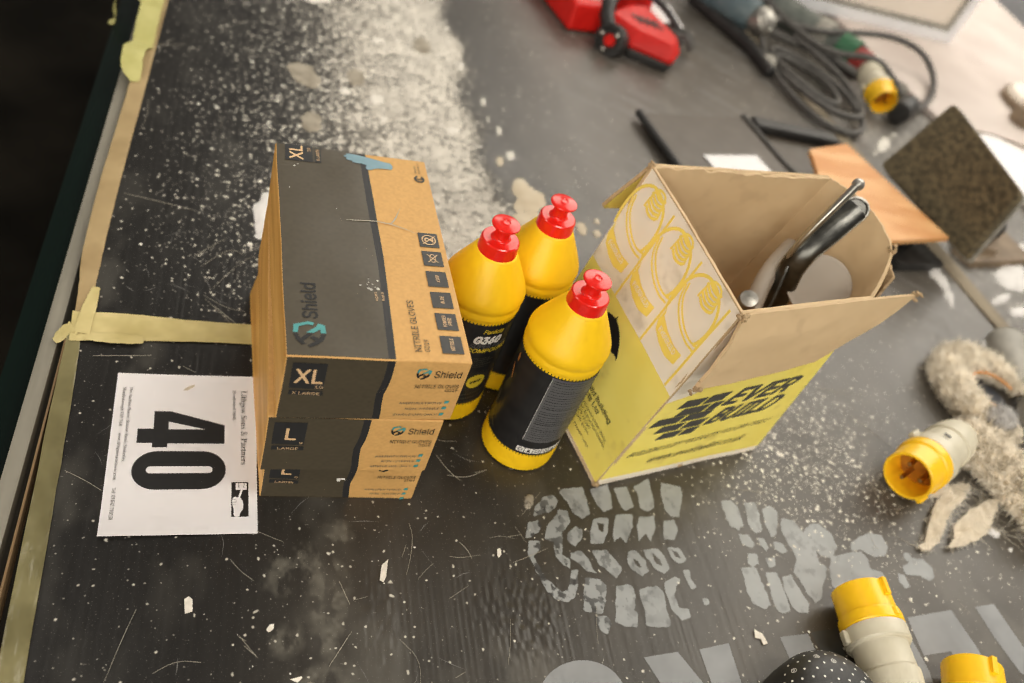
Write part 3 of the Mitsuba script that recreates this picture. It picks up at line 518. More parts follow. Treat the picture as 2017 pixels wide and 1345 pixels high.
# outlines of roman letters
GLYPHS = {' ':(26,[]),'&':(70,[([[6,14],[8,28],[19,38],[12,49],[14,63],[18,68],[24,70],[34,70],[44,64],[46,52],[44,47],[33,38],[33,36],[50,19],[55,26],[58,34],[66,34],[62,24],[56,13],[70,1],[58,1],[52,7],[50,8],[38,1],[21,0],[10,4]],[[[14,14],[17,9],[24,6],[36,7],[44,13],[25,33],[15,25]],[[20,51],[26,43],[29,43],[36,49],[37,59],[32,63],[23,62],[20,58]]])]),'(':(29,[([[4,17],[4,36],[8,53],[18,68],[26,68],[17,54],[12,28],[15,5],[24,-14],[17,-14],[12,-8],[8,3]],[])]),')':(29,[([[4,68],[11,68],[16,61],[22,46],[24,34],[24,18],[22,7],[18,-6],[12,-14],[4,-13],[12,0],[15,10],[16,38],[11,56]],[])]),',':(26,[([[4,-12],[10,12],[18,12],[18,7],[10,-11]],[])]),'.':(26,[([[8,2],[8,9],[10,12],[18,10],[18,3],[17,1],[10,0]],[])]),'0':(54,[([[4,28],[6,53],[10,62],[14,66],[22,70],[32,70],[38,68],[42,64],[48,55],[50,46],[50,23],[44,8],[38,2],[32,0],[21,0],[14,2],[10,7],[6,13]],[[[18,23],[21,8],[24,5],[31,6],[34,11],[36,35],[34,58],[32,62],[29,64],[25,64],[21,61],[19,54]]])]),'1':(54,[([[4,54],[4,56],[14,60],[25,68],[36,68],[36,9],[37,6],[39,5],[48,4],[48,1],[10,1],[10,4],[20,5],[22,8],[22,58],[20,58],[15,52],[10,50]],[])]),'2':(54,[([[4,1],[4,10],[25,32],[32,47],[32,59],[28,64],[22,64],[18,61],[16,48],[7,50],[6,51],[6,63],[8,66],[18,70],[31,70],[40,66],[44,64],[46,57],[46,47],[36,34],[13,11],[38,11],[41,13],[44,20],[48,20],[48,1]],[])]),'4':(54,[([[2,18],[2,26],[28,68],[42,68],[42,24],[52,24],[52,18],[42,18],[42,8],[46,5],[50,4],[50,1],[18,1],[18,4],[24,5],[27,7],[28,18]],[[[8,25],[9,24],[28,24],[28,56],[26,56]]])]),'5':(54,[([[4,8],[6,16],[11,18],[13,10],[16,7],[25,6],[32,11],[34,17],[33,29],[28,35],[16,36],[9,34],[6,36],[10,68],[44,68],[45,52],[40,52],[39,56],[37,58],[15,58],[14,53],[14,42],[35,40],[45,34],[48,29],[48,23],[46,9],[40,4],[29,0],[17,0],[10,2]],[])]),'6':(54,[([[4,27],[4,37],[8,52],[12,60],[17,66],[27,70],[38,70],[44,68],[48,64],[48,55],[44,52],[38,52],[36,61],[33,64],[26,63],[21,57],[18,45],[18,39],[25,42],[36,42],[43,38],[48,34],[50,29],[50,15],[43,4],[34,0],[23,0],[14,4],[8,13]],[[[18,32],[20,12],[24,6],[31,5],[35,9],[36,29],[32,35],[25,36]]])]),'7':(54,[([[4,48],[6,68],[50,68],[48,59],[24,1],[16,1],[41,58],[13,58],[11,56],[10,48]],[])]),'8':(54,[([[4,13],[4,22],[6,26],[16,34],[8,43],[6,48],[6,56],[8,63],[14,68],[21,70],[33,70],[41,66],[46,60],[48,50],[46,45],[36,36],[43,32],[50,24],[50,15],[48,7],[44,4],[37,1],[20,0],[8,4]],[[[16,22],[17,10],[21,6],[30,5],[35,8],[37,12],[37,21],[30,28],[22,30]],[[20,61],[19,48],[25,42],[31,41],[34,44],[36,50],[35,59],[32,63],[25,64]]])]),'9':(54,[([[4,44],[6,58],[8,63],[14,68],[20,70],[30,70],[38,66],[44,61],[48,48],[48,26],[44,11],[37,4],[27,0],[16,0],[11,2],[8,5],[6,12],[8,14],[10,14],[14,8],[19,5],[25,5],[29,7],[34,16],[36,32],[34,32],[27,28],[14,28],[8,33]],[[[17,51],[19,37],[23,34],[30,34],[35,38],[36,41],[35,53],[30,62],[24,63],[19,59]]])]),':':(26,[([[8,2],[8,9],[10,12],[18,10],[18,3],[17,1],[10,0]],[]),([[8,43],[8,50],[10,52],[18,51],[18,44],[17,42],[10,40]],[])]),'A':(62,[([[0,1],[0,2],[2,3],[5,6],[8,12],[28,63],[32,68],[55,11],[59,4],[62,2],[62,1],[34,1],[34,2],[38,3],[40,4],[39,13],[35,20],[15,19],[11,11],[11,5],[13,3],[18,2],[18,1]],[[[16,24],[17,23],[34,23],[26,45],[24,44]]])]),'B':(63,[([[2,1],[10,5],[12,10],[11,57],[8,63],[2,66],[40,66],[53,60],[56,53],[56,45],[52,40],[45,37],[44,35],[45,34],[54,30],[58,25],[60,15],[56,8],[49,2],[41,1]],[[[26,7],[29,3],[36,3],[42,9],[43,24],[40,30],[37,32],[26,33]],[[27,61],[26,36],[32,36],[39,40],[41,53],[40,58],[37,62],[28,63]]])]),'E':(63,[([[2,1],[3,2],[8,3],[12,9],[11,57],[9,62],[2,64],[2,66],[56,66],[56,46],[52,56],[47,60],[40,62],[29,62],[26,60],[26,35],[32,35],[36,37],[42,50],[42,18],[39,27],[35,31],[26,32],[26,8],[29,4],[40,4],[47,6],[54,11],[58,20],[60,20],[58,1]],[])]),'H':(75,[([[2,1],[2,2],[9,4],[12,10],[11,57],[9,62],[2,64],[2,66],[34,66],[34,64],[28,62],[26,59],[27,36],[49,36],[49,59],[47,62],[41,64],[40,66],[72,66],[72,64],[65,61],[63,57],[64,8],[66,4],[72,2],[72,1],[40,1],[40,2],[47,4],[49,8],[48,32],[26,32],[26,7],[28,4],[34,2],[34,1]],[])]),'L':(61,[([[2,1],[2,2],[7,3],[10,5],[12,10],[11,57],[9,62],[2,64],[2,66],[36,66],[36,64],[30,63],[26,59],[26,7],[29,4],[40,4],[47,6],[54,12],[58,22],[60,22],[58,1]],[])]),'M':(91,[([[2,1],[2,2],[9,4],[12,9],[11,58],[9,62],[2,64],[2,66],[26,66],[44,22],[45,21],[64,66],[88,66],[88,64],[81,61],[80,57],[80,7],[83,3],[88,2],[88,1],[58,1],[58,2],[62,3],[65,7],[66,53],[64,54],[62,51],[41,1],[38,1],[18,50],[17,52],[15,52],[15,7],[17,4],[24,2],[24,1]],[])]),'P':(60,[([[2,1],[2,2],[9,4],[12,10],[11,57],[8,62],[2,64],[2,66],[40,66],[52,62],[58,54],[58,42],[54,36],[46,30],[26,29],[26,7],[28,4],[34,2],[34,1]],[[[26,34],[34,33],[38,35],[41,39],[41,56],[35,62],[28,62],[26,60]]])]),'R':(68,[([[2,1],[2,2],[9,4],[12,10],[11,57],[8,62],[2,64],[2,66],[40,66],[53,62],[58,55],[60,47],[56,39],[46,33],[46,30],[63,5],[65,3],[68,2],[68,1],[48,1],[28,32],[26,31],[26,7],[28,4],[34,2],[34,1]],[[[27,60],[26,34],[34,34],[39,36],[43,42],[43,55],[41,59],[36,62],[28,62]]])]),'S':(56,[([[6,0],[6,22],[8,22],[15,8],[24,3],[35,4],[40,11],[39,19],[35,23],[19,30],[10,39],[8,45],[10,59],[16,66],[22,68],[32,68],[41,64],[44,65],[48,68],[48,48],[43,56],[36,63],[31,65],[24,65],[20,63],[18,61],[16,54],[20,48],[41,38],[48,31],[50,26],[50,14],[48,9],[42,2],[33,0],[22,0],[15,2],[10,2],[8,0]],[])]),'T':(60,[([[2,46],[2,66],[58,66],[58,46],[54,56],[49,61],[43,63],[38,63],[38,6],[42,3],[46,2],[46,1],[14,1],[14,2],[20,4],[22,7],[22,63],[17,63],[10,60],[6,55]],[])]),'a':(49,[([[4,6],[4,13],[7,18],[28,27],[28,40],[26,42],[17,43],[15,41],[15,38],[18,33],[14,28],[6,30],[6,40],[11,44],[17,46],[30,46],[36,44],[40,40],[42,35],[42,5],[46,4],[40,0],[33,0],[28,5],[22,1],[10,0],[5,2]],[[[17,16],[18,6],[23,4],[28,8],[28,24],[25,24],[19,20]]])]),'b':(52,[([[2,64],[20,66],[20,42],[25,46],[35,46],[40,44],[46,39],[48,29],[48,20],[46,10],[39,2],[32,0],[23,0],[14,4],[6,0],[6,62]],[[[20,7],[23,2],[29,2],[32,4],[34,8],[35,31],[33,38],[29,41],[22,40],[20,37]]])]),'c':(42,[([[4,15],[4,32],[13,42],[20,46],[30,46],[35,44],[38,40],[40,34],[37,30],[30,32],[28,42],[26,43],[20,42],[16,34],[16,20],[20,10],[26,6],[31,6],[35,7],[39,10],[40,8],[37,4],[27,0],[18,0],[8,5]],[])]),'d':(53,[([[4,15],[4,33],[8,39],[12,44],[17,46],[25,46],[30,42],[32,42],[32,61],[31,63],[26,66],[46,66],[46,6],[50,2],[32,0],[31,5],[27,1],[16,0],[8,4]],[[[18,12],[20,5],[22,4],[27,4],[32,10],[32,36],[27,41],[22,41],[18,36]]])]),'e':(43,[([[4,16],[4,30],[10,42],[18,46],[27,46],[36,41],[40,33],[40,24],[16,23],[18,13],[23,7],[31,6],[40,12],[38,7],[35,4],[26,0],[15,1],[8,6]],[[[16,29],[29,28],[29,36],[27,42],[21,43],[18,40]]])]),'g':(47,[([[2,-13],[4,-7],[9,-4],[4,3],[4,9],[14,16],[4,24],[4,34],[6,40],[11,44],[17,46],[44,44],[44,40],[39,39],[42,31],[40,22],[33,16],[18,15],[15,13],[14,11],[15,8],[17,7],[33,6],[42,3],[44,-1],[44,-9],[42,-13],[36,-18],[29,-20],[9,-18]],[[[12,-13],[17,-16],[30,-16],[35,-14],[38,-8],[34,-5],[13,-5],[11,-7]],[[17,39],[17,22],[20,18],[25,18],[27,20],[28,39],[25,43],[20,43]]])]),'h':(54,[([[4,1],[8,5],[7,62],[4,66],[20,66],[21,40],[31,46],[39,46],[46,40],[47,5],[52,1],[30,1],[34,7],[34,33],[33,37],[30,40],[26,39],[21,34],[21,5],[26,1]],[])]),'i':(28,[([[4,1],[8,4],[7,42],[4,44],[20,44],[21,5],[26,1]],[]),([[8,57],[8,64],[12,66],[19,66],[22,61],[20,55],[17,52],[10,54]],[])]),'k':(51,[([[2,1],[8,5],[7,63],[4,66],[20,66],[21,26],[23,26],[35,39],[35,42],[30,44],[48,44],[42,41],[32,29],[48,6],[54,1],[30,1],[34,3],[34,6],[23,22],[21,20],[21,5],[26,1]],[])]),'l':(29,[([[4,1],[8,4],[7,63],[4,66],[20,66],[21,5],[26,1]],[])]),'m':(79,[([[4,1],[8,5],[7,41],[4,44],[20,44],[22,39],[30,46],[38,46],[41,44],[46,38],[56,46],[64,46],[68,43],[72,36],[72,4],[76,1],[54,1],[58,3],[60,8],[59,33],[58,37],[55,40],[51,39],[46,34],[46,6],[47,3],[50,1],[30,1],[34,5],[33,36],[30,40],[26,39],[21,35],[21,4],[24,1]],[])]),'n':(54,[([[4,1],[8,5],[7,41],[4,44],[20,44],[22,39],[30,46],[39,46],[43,44],[46,37],[47,5],[52,1],[30,1],[34,7],[34,33],[33,37],[30,40],[26,39],[21,34],[21,5],[26,1]],[])]),'o':(48,[([[4,16],[4,33],[8,39],[14,44],[20,46],[32,46],[37,42],[42,36],[44,30],[44,16],[40,7],[32,1],[19,0],[12,2],[6,10]],[[[17,36],[19,4],[23,2],[28,3],[31,8],[31,37],[29,42],[26,44],[20,43]]])]),'r':(41,[([[4,1],[8,4],[7,42],[4,44],[20,44],[22,38],[30,46],[39,44],[40,42],[40,35],[38,32],[33,32],[28,38],[24,37],[22,34],[21,6],[23,3],[28,1]],[])]),'s':(41,[([[6,0],[6,16],[8,16],[12,6],[17,3],[23,3],[27,6],[27,12],[23,16],[11,22],[8,25],[6,30],[8,40],[11,44],[16,46],[24,46],[29,44],[34,46],[34,32],[32,32],[30,39],[24,43],[18,43],[14,39],[15,35],[18,32],[28,28],[34,22],[36,17],[34,5],[31,2],[26,0],[18,0],[12,2],[9,2]],[])]),'t':(33,[([[4,40],[4,44],[20,62],[21,45],[30,44],[30,40],[21,40],[21,7],[26,6],[30,10],[32,10],[26,2],[14,0],[8,3],[7,40]],[])]),'u':(54,[([[2,44],[20,44],[20,9],[22,6],[28,6],[33,10],[34,38],[32,42],[28,44],[46,44],[46,8],[48,5],[50,4],[50,2],[34,0],[32,6],[23,0],[12,1],[8,7],[7,37],[6,41]],[])]),'w':(62,[([[-2,42],[20,44],[17,42],[16,38],[22,21],[24,18],[30,33],[28,41],[24,44],[46,44],[42,40],[42,37],[48,20],[49,21],[55,36],[55,41],[52,44],[63,44],[58,36],[44,-2],[42,-2],[40,0],[33,26],[32,27],[20,-1],[18,-2],[3,38]],[])]),'y':(43,[([[0,-15],[0,-9],[3,-6],[8,-6],[10,-9],[11,-14],[13,-14],[17,-10],[20,-1],[6,36],[3,42],[0,44],[22,44],[18,39],[25,20],[26,19],[28,20],[34,37],[34,42],[30,44],[42,44],[37,37],[26,3],[18,-15],[11,-20],[4,-20]],[])])}

# ---------------------------------------------------------------- the setting: floor, table, far board
m = trimesh.creation.box([12, 12, 0.02])
m.apply_translation([0, 0, -0.81])
add('floor', m, 'floor', kind='structure')

# the tabletop, two film-faced boards that meet under the tape, a ply edge left and a wooden strip right
LOWER = [(-0.1545, 0.158), (-0.1395, -0.2), (-0.128, -0.42), (1.3, -0.42), (1.3, 0.158)]
UPPER = [(-0.151, 0.1581), (-0.1425, 0.56), (-0.136, 0.9), (-0.13, 2.2), (1.3, 2.2), (1.3, 0.1581)]
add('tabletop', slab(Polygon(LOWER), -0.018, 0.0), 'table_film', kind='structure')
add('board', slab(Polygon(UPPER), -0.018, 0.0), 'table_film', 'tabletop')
add('ply_edge', cat([trimesh.creation.box(bounds=[[-0.1555, -0.3, -0.0175], [-0.154, 0.157, -0.001]])]), 'ply_edge', 'tabletop')
strip = [(0.8495, 1.5), (0.8595, 1.211), (0.893, 0.9474), (0.917, 0.7235), (0.938, 0.4516), (0.958, 0.2396), (0.972, 0.1), (0.998, 0.1), (0.984, 0.24), (0.965, 0.452), (0.942, 0.724), (0.917, 0.948), (0.885, 1.212), (0.876, 1.5)]
add('wooden_strip', slab(Polygon(strip), 0.0, 0.003), 'wood_batten', 'tabletop', label='dusty wooden strip let into the tabletop')

def ROUGH(p):
    q = np.asarray(Polygon(p).segmentize(4.0).exterior.coords)[:-1]
    w = meshkit.noise(np.column_stack([q * 0.55, q[:, :1] * 0]), 3)
    w2 = meshkit.noise(np.column_stack([q * 0.55, q[:, :1] * 0 + 9]), 4)
    return chaikin(np.asarray(Polygon(q + 2.2 * np.column_stack([w - 0.5, w2 - 0.5])).buffer(0.35, join_style=2).exterior.coords)[:-1], 1)

def marks(name, polys, bsdf, z, holes=(), **lab):
    gs = [Polygon(ROUGH(p)).buffer(0) for p in polys]
    hs = [Polygon(ROUGH(h)).buffer(0) for h in holes]
    out = []
    for g in gs:
        for h in hs:
            g = g.difference(h)
        out.append(g)
    add(name, flat(out, table_map, z), bsdf, 'tabletop', **lab)

marks('boot_print', BOOT1, 'pale_print', 0.0003, BOOT1H, label='pale print of a boot forefoot in front of the yellow carton')
marks('boot_print', BOOT2, 'pale_print', 0.0003, label='pale boot print dotted with white specks')
SH = lambda ps: [Polygon(p).buffer(0) for p in ps]
add('stencilled_letters', flat(SH(STENCIL), table_map, 0.0003), 'stencil_paint', 'tabletop', label='row of large grey stencilled letters')
add('letter_shade', flat(SH([[(445, -122), (473, -119), (470, -143), (449, -145)]]), table_map, 0.0002), 'stencil_faint', 'tabletop')  # one fainter, darker letter of the stencilled row


def rough_outline(p, seed, amt=0.28, size=None):
    """an outline with an uneven, splashed edge"""
    g = Polygon(p).buffer(0)
    s = math.sqrt(g.area)
    q = np.asarray(g.segmentize(max(s / 14, 0.6)).exterior.coords)[:-1]
    f = (size or 5.0) / s
    w = [meshkit.fbm(np.column_stack([q * f, q[:, :1] * 0 + 7 * seed + 31 * k]), 3) - 0.5 for k in (0, 1)]
    g = Polygon(q + amt * s * np.column_stack(w)).buffer(0)
    return max(getattr(g, 'geoms', [g]), key=lambda a: a.area)


def lumps(polys, h, seed, curve=2):
    """dried splashes with a little body: a domed sheet on each outline"""
    out = []
    for k, p in enumerate(polys):
        g = rough_outline(chaikin(p, curve), seed + k)
        v, f = fine(tri2(g), max(3.0, math.sqrt(g.area) / 7))
        ring = np.array([g.exterior.distance(q) for q in __import__('shapely').points(v)])
        z = h * np.clip(ring / (0.18 * math.sqrt(g.area)), 0, 1) ** 0.6 * (0.5 + meshkit.fbm(np.column_stack([v * 0.09, v[:, :1] * 0 + seed + k]), 3))
        out.append((np.column_stack([mm(v), z + 0.00015]), f))
    return cat(out)

add('putty_patch', lumps(PUTTY, 0.003, 1), 'putty', 'tabletop', smooth=True, label='thick white putty patch beside the glove boxes')
for k, p in enumerate(CREAM):
    add('paint_splash', lumps([p], 0.0016, 2 + k), 'cream_spill', 'tabletop', smooth=True)
for k, p in enumerate(TAN):
    add('dirt_patch', lumps([p], 0.0012, 20 + k), 'tan_spill', 'tabletop', smooth=True)
for k, p in enumerate(SPLAT):
    add('paint_splash', lumps([p], 0.0018, 40 + k), 'paint_fleck', 'tabletop', smooth=True)
for k, p in enumerate(SPILL):
    add('plaster_spill', lumps([p], 0.004, 60 + k), 'putty', 'tabletop', smooth=True)

rng = np.random.default_rng(5)
pts = []
def scatter(n, fn, r0, r1):
    c = 0
    while c < n:
        x, y = fn()
        r = r0 * (r1 / r0) ** (rng.random() ** 2.6)
        pts.append((x, y, r, r * rng.uniform(0.25, 0.6)))
        c += 1
scatter(1100, lambda: (0.53 + rng.normal() * 0.07, 0.06 + rng.normal() * 0.06), 0.0006, 0.0025)
scatter(160, lambda: (0.5 + rng.normal() * 0.13, 0.0 + rng.normal() * 0.09), 0.0006, 0.0018)
scatter(120, lambda: (0.56 + rng.normal() * 0.06, -0.055 + rng.normal() * 0.03), 0.0005, 0.0013)
def band():
    y = rng.uniform(0.22, 1.05)
    return 0.25 - 0.02 * (y - 0.45) - abs(rng.normal()) * 0.11 + rng.normal() * 0.008, y
scatter(4200, band, 0.0008, 0.0034)
scatter(260, lambda: (rng.uniform(-0.13, 0.2), rng.uniform(0.2, 1.1)), 0.0005, 0.002)
scatter(160, lambda: (rng.uniform(0.26, 0.9), rng.uniform(0.2, 1.1)), 0.0006, 0.0022)
scatter(70, lambda: (rng.uniform(-0.125, 0.4), rng.uniform(-0.2, 0.16)), 0.0004, 0.001)
scatter(150, lambda: (rng.uniform(0.98, 1.14), rng.uniform(0.2, 0.9)), 0.001, 0.005)
pts = [q for q in pts if not (q[0] < -0.136)]
add('paint_specks', blobs(pts, 3), 'paint_fleck', 'tabletop', smooth=True, kind='stuff', label='white paint specks spattered over the tabletop')
g = lumps(LUMP, 0.004, 9)
add('paint_splash', g, 'tan_spill', 'tabletop', smooth=True)

parts = []
rng = np.random.default_rng(8)
for h in HAIRS:
    p = np.column_stack([mm(h), np.full(len(h), 0.0004)])
    p[:, 2] += rng.uniform(0, 0.0012, len(h))
    parts.append(tube(p, [0.00012, rng.uniform(0.00012, 0.00026), 0.00008], 5, 3))
for k in range(34):
    x, y, a, l = rng.uniform(-0.12, 0.9), rng.uniform(-0.17, 0.5), rng.uniform(0, np.pi), rng.uniform(0.004, 0.02)
    b = a + rng.normal() * 0.5
    p = [[x, y, 0.0005], [x + l * np.cos(a), y + l * np.sin(a), 0.001], [x + l * np.cos(a) + l * np.cos(b), y + l * np.sin(a) + l * np.sin(b), 0.0005]]
    parts.append(tube(p, rng.uniform(0.00006, 0.00014), 4, 2))
add('bristle_hairs', cat(parts), 'fibre', label='loose pale bristle hairs strewn over the tabletop', kind='stuff')

# fine scratches and scrape marks in the film
rng = np.random.default_rng(14)
sc_ = []
for k in range(240):
    zone = k % 4
    x, y = [(rng.uniform(0.25, 0.95), rng.uniform(0.2, 1.15)), (rng.uniform(0.3, 1.1), rng.uniform(0.45, 1.15)), (rng.uniform(-0.12, 0.7), rng.uniform(-0.17, 0.16)), (rng.uniform(-0.12, 0.12), rng.uniform(0.16, 0.45))][zone]
    a = rng.normal() * 0.45 + (0.5 if zone < 2 else rng.uniform(0, np.pi))
    l = rng.uniform(0.008, 0.06 if zone < 2 else 0.03)
    w = rng.uniform(0.00012, 0.0008 if zone < 2 else 0.0003)
    d, n_ = np.array([math.cos(a), math.sin(a)]), np.array([-math.sin(a), math.cos(a)])
    b = rng.normal() * 0.06 * l
    c0 = np.array([x, y])
    q = [c0 - d * l / 2, c0 - n_ * w + n_ * b, c0 + d * l / 2, c0 + n_ * w + n_ * b]
    sc_.append(Polygon(np.array(q) * 1000))
add('scratches', flat(sc_, table_map, 0.0002), 'scratch', 'tabletop', kind='stuff', label='fine pale scratches scored into the black tabletop')

CHIP_LABELS = ['white paint chip lying below the numbered card', 'long white paint chip below the glove boxes, standing out on bare black board',
               'small squarish white paint chip, the lowest whole one below the glove boxes', 'white paint chip cut by the bottom edge of the picture',
               'tiny white paint chip among the hairs left of the boot print', 'curled white paint chip between the boot prints and the stencilled letters']
for p, lab in zip(CHIPS, CHIP_LABELS):
    t = numbered('paint_chip')
    m = slab(Polygon(p).buffer(0), 0.2, 1.1)
    m.vertices = m.vertices * 0.001
    m.vertices[:, 2] += 0.0012 * np.abs(np.sin((m.vertices[:, 0] * 90 + m.vertices[:, 1] * 130)))
    add('paint_chip', m, 'chip', label=lab, category='paint chip', group='white paint chips on the tabletop')

# table side rail on the left, lower than the boards
def bar(p0, p1, w, z0, z1, bsdf, name, parent=None, **lab):
    p0, p1 = np.array(p0), np.array(p1)
    d = unit(p1 - p0)
    n = np.array([-d[1], d[0]])
    q = Polygon([p0 - n * w / 2, p1 - n * w / 2, p1 + n * w / 2, p0 + n * w / 2])
    return add(name, slab(q, z0, z1), bsdf, parent, **lab)

t = thing('edge_rail', 'worn grey metal rail with a dark green flank along the left side of the table', 'rail')
bar((-0.1595, 1.2), (-0.1715, -0.4), 0.0115, -0.04, -0.008, 'rail_metal', 'top_strip', t)
bar((-0.1815, 1.2), (-0.187, -0.4), 0.0235, -0.06, -0.02, 'green_paint', 'green_flank', t, label='dark green painted flank of the rail')

# tapes
def ribbon(path, widths, side=None, thick=0.0003, ragged=0.0004, seed=0, n=3):
    p = smoothline(path, n)
    w = np.interp(np.linspace(0, 1, len(p)), np.linspace(0, 1, len(np.atleast_1d(widths))), np.atleast_1d(widths))
    rg = np.random.default_rng(seed)
    t_ = np.gradient(p, axis=0)
    L, Rr = [], []
    for k in range(len(p)):
        s = np.cross([0, 0, 1.0], t_[k]) if side is None else np.asarray(side, float)
        s = unit(s - unit(t_[k]) * (s @ unit(t_[k])))
        L.append(p[k] + s * (w[k] / 2 + rg.normal() * ragged * 0.4))
        Rr.append(p[k] - s * (w[k] / 2 + rg.normal() * ragged * 0.4))
    L, Rr = np.array(L), np.array(Rr)
    cols = [Rr + (L - Rr) * q for q in np.linspace(0, 1, 7)]
    g = np.stack(cols, 1)
    nz = 0.0006 * (meshkit.fbm(g.reshape(-1, 3) * 70, 3, seed) - 0.3)
    v = g.reshape(-1, 3)
    a, b = g.shape[:2]
    q = np.arange(a * b).reshape(a, b)
    f = np.column_stack([q[:-1, :-1].ravel(), q[1:, :-1].ravel(), q[1:, 1:].ravel(), q[:-1, 1:].ravel()])
    mm_ = trimesh.Trimesh(v, np.vstack([f[:, [0, 1, 2]], f[:, [0, 2, 3]]]), process=False)
    nn = np.array(mm_.vertex_normals)
    nn[nn[:, 2] < 0] *= 1
    v = v + nn * nz[:, None]
    edge = np.concatenate([q[:, 0], q[-1, 1:], q[-2::-1, -1], q[0, -2:0:-1]])
    e2 = np.roll(edge, -1)
    k = len(v)
    return np.vstack([v, v + nn * thick]), np.vstack([f, f[:, ::-1] + k, np.column_stack([edge, edge + k, e2 + k, e2])])

add('masking_tape', ribbon([(-0.147, 0.168, 0.0004), (-0.1485, 0.21, 0.0006), (-0.151, 0.25, 0.0006), (-0.151, 0.36, 0.0007), (-0.1475, 0.53, 0.0007), (-0.145, 0.74, 0.0007), (-0.143, 1.2, 0.0007)], [0.01, 0.012, 0.0165, 0.0175, 0.0165, 0.018, 0.02], seed=1), 'tan_tape', smooth=True,
    label='tan tape strip along the left edge of the far board', category='masking tape')
add('masking_tape', ribbon([(-0.149, 0.150, 0.0008), (-0.1455, 0.06, 0.0007), (-0.1385, -0.12, 0.0007), (-0.131, -0.3, 0.0007)], [0.009, 0.0135, 0.0155, 0.017], seed=2), 'old_tape', smooth=True,
    label='shiny olive tape strip along the left edge of the near board', category='masking tape')
t = thing('masking_tape', 'pale yellow masking tape crossing the joint of the boards towards the glove boxes', 'masking tape')
add('strip', ribbon([(-0.153, 0.158, 0.0014), (-0.11, 0.1615, 0.0012), (-0.06, 0.163, 0.001), (0.03, 0.166, 0.001)], [0.034, 0.031, 0.024, 0.0215], seed=3), 'tape', t, smooth=True)
add('torn_end', ribbon([(-0.1415, 0.148, 0.002), (-0.12, 0.1465, 0.0026), (-0.097, 0.148, 0.002)], [0.006, 0.012, 0.008], seed=4, ragged=0.0007), 'tape', t, smooth=True)
add('torn_end', ribbon([(-0.144, 0.15, 0.0022), (-0.1425, 0.18, 0.0028), (-0.141, 0.205, 0.0016)], [0.013, 0.011, 0.005], seed=5, ragged=0.0005), 'tape', t, smooth=True)
add('torn_end', ribbon([(-0.15, 0.155, 0.002), (-0.158, 0.15, 0.0), (-0.163, 0.146, -0.006)], [0.016, 0.012, 0.004], seed=6, ragged=0.0010), 'tape', t, smooth=True)
t = thing('masking_tape', 'torn curling end of yellow green masking tape at the far left edge of the table', 'masking tape')
add('strip', ribbon([(-0.155, 0.82, 0.003), (-0.153, 0.72, 0.004), (-0.153, 0.66, 0.006), (-0.152, 0.61, 0.003)], [0.03, 0.026, 0.024, 0.022], seed=7, ragged=0.0007), 'green_tape', t, smooth=True)
add('curl', ribbon([(-0.166, 0.735, 0.004), (-0.178, 0.728, 0.016), (-0.192, 0.72, 0.014), (-0.196, 0.71, -0.002), (-0.194, 0.70, -0.016), (-0.2, 0.695, -0.022)], [0.03, 0.026, 0.02, 0.02, 0.018, 0.01], side=(0, 1, 0.15), seed=8, ragged=0.0007), 'green_tape', t, smooth=True)
add('flap', ribbon([(-0.152, 0.615, 0.004), (-0.159, 0.59, 0.012), (-0.158, 0.56, 0.006), (-0.151, 0.535, 0.002)], [0.018, 0.024, 0.022, 0.006], seed=9, ragged=0.0010), 'green_tape', t, smooth=True)

add('grey_board', slab(Polygon([(1.99, 1.3), (5, 1.0), (5, 5), (1.9, 5), (2.03, 1.78)]), -0.03, -0.02), 'grey_floor', kind='structure')  # added sheet in place of the floor, its window light painted in
# far board with pinkish dust, beyond the table
add('pink_board', slab(Polygon([(1.17, 1.4), (1.21, 0.95), (1.27, 0.55), (1.3, 0.3), (2.3, 0.3), (1.97, 1.52), (2.0, 1.78), (1.8, 3.0), (1.1, 3.0)]), 0.001, 0.012), 'pink_board', kind='structure')

# ---------------------------------------------------------------- glove boxes
def shield(x, y, w, h, rot=0):
    """the brand's shield emblem: (teal half, dark half) in mm, lower left corner of its box at x, y"""
    a = [(0.02, 0.55), (0.05, 0.86), (0.3, 0.93), (0.5, 1.0), (0.66, 0.95), (0.62, 0.84), (0.46, 0.88), (0.2, 0.78), (0.16, 0.55)]
    b = [(0.4, 0.55), (0.72, 0.8), (0.78, 0.93), (0.98, 0.86), (1.0, 0.55), (0.84, 0.55), (0.83, 0.7), (0.62, 0.55)]
    c = [(0.02, 0.51), (0.16, 0.51), (0.22, 0.33), (0.42, 0.51), (0.6, 0.51), (0.3, 0.22), (0.38, 0.13), (0.26, 0.1), (0.1, 0.27)]
    d = [(0.84, 0.51), (1.0, 0.51), (0.9, 0.27), (0.7, 0.1), (0.5, 0.0), (0.42, 0.07), (0.66, 0.24), (0.5, 0.36), (0.62, 0.44), (0.78, 0.34)]
    def tr(p):
        q = np.array(p) - 0.5
        r = math.radians(rot)
        q = q * [w, h]
        q = q @ np.array([[math.cos(r), math.sin(r)], [-math.sin(r), math.cos(r)]])
        return Polygon(q + [x, y]).buffer(0)
    return [tr(a), tr(b)], [tr(c), tr(d)]


def tick(x, y, s):
    return Polygon([(x, y + 0.1 * s), (x + 0.75 * s, y + 0.1 * s), (x + 0.8 * s, y + 0.8 * s), (x + 0.1 * s, y + 0.8 * s)])


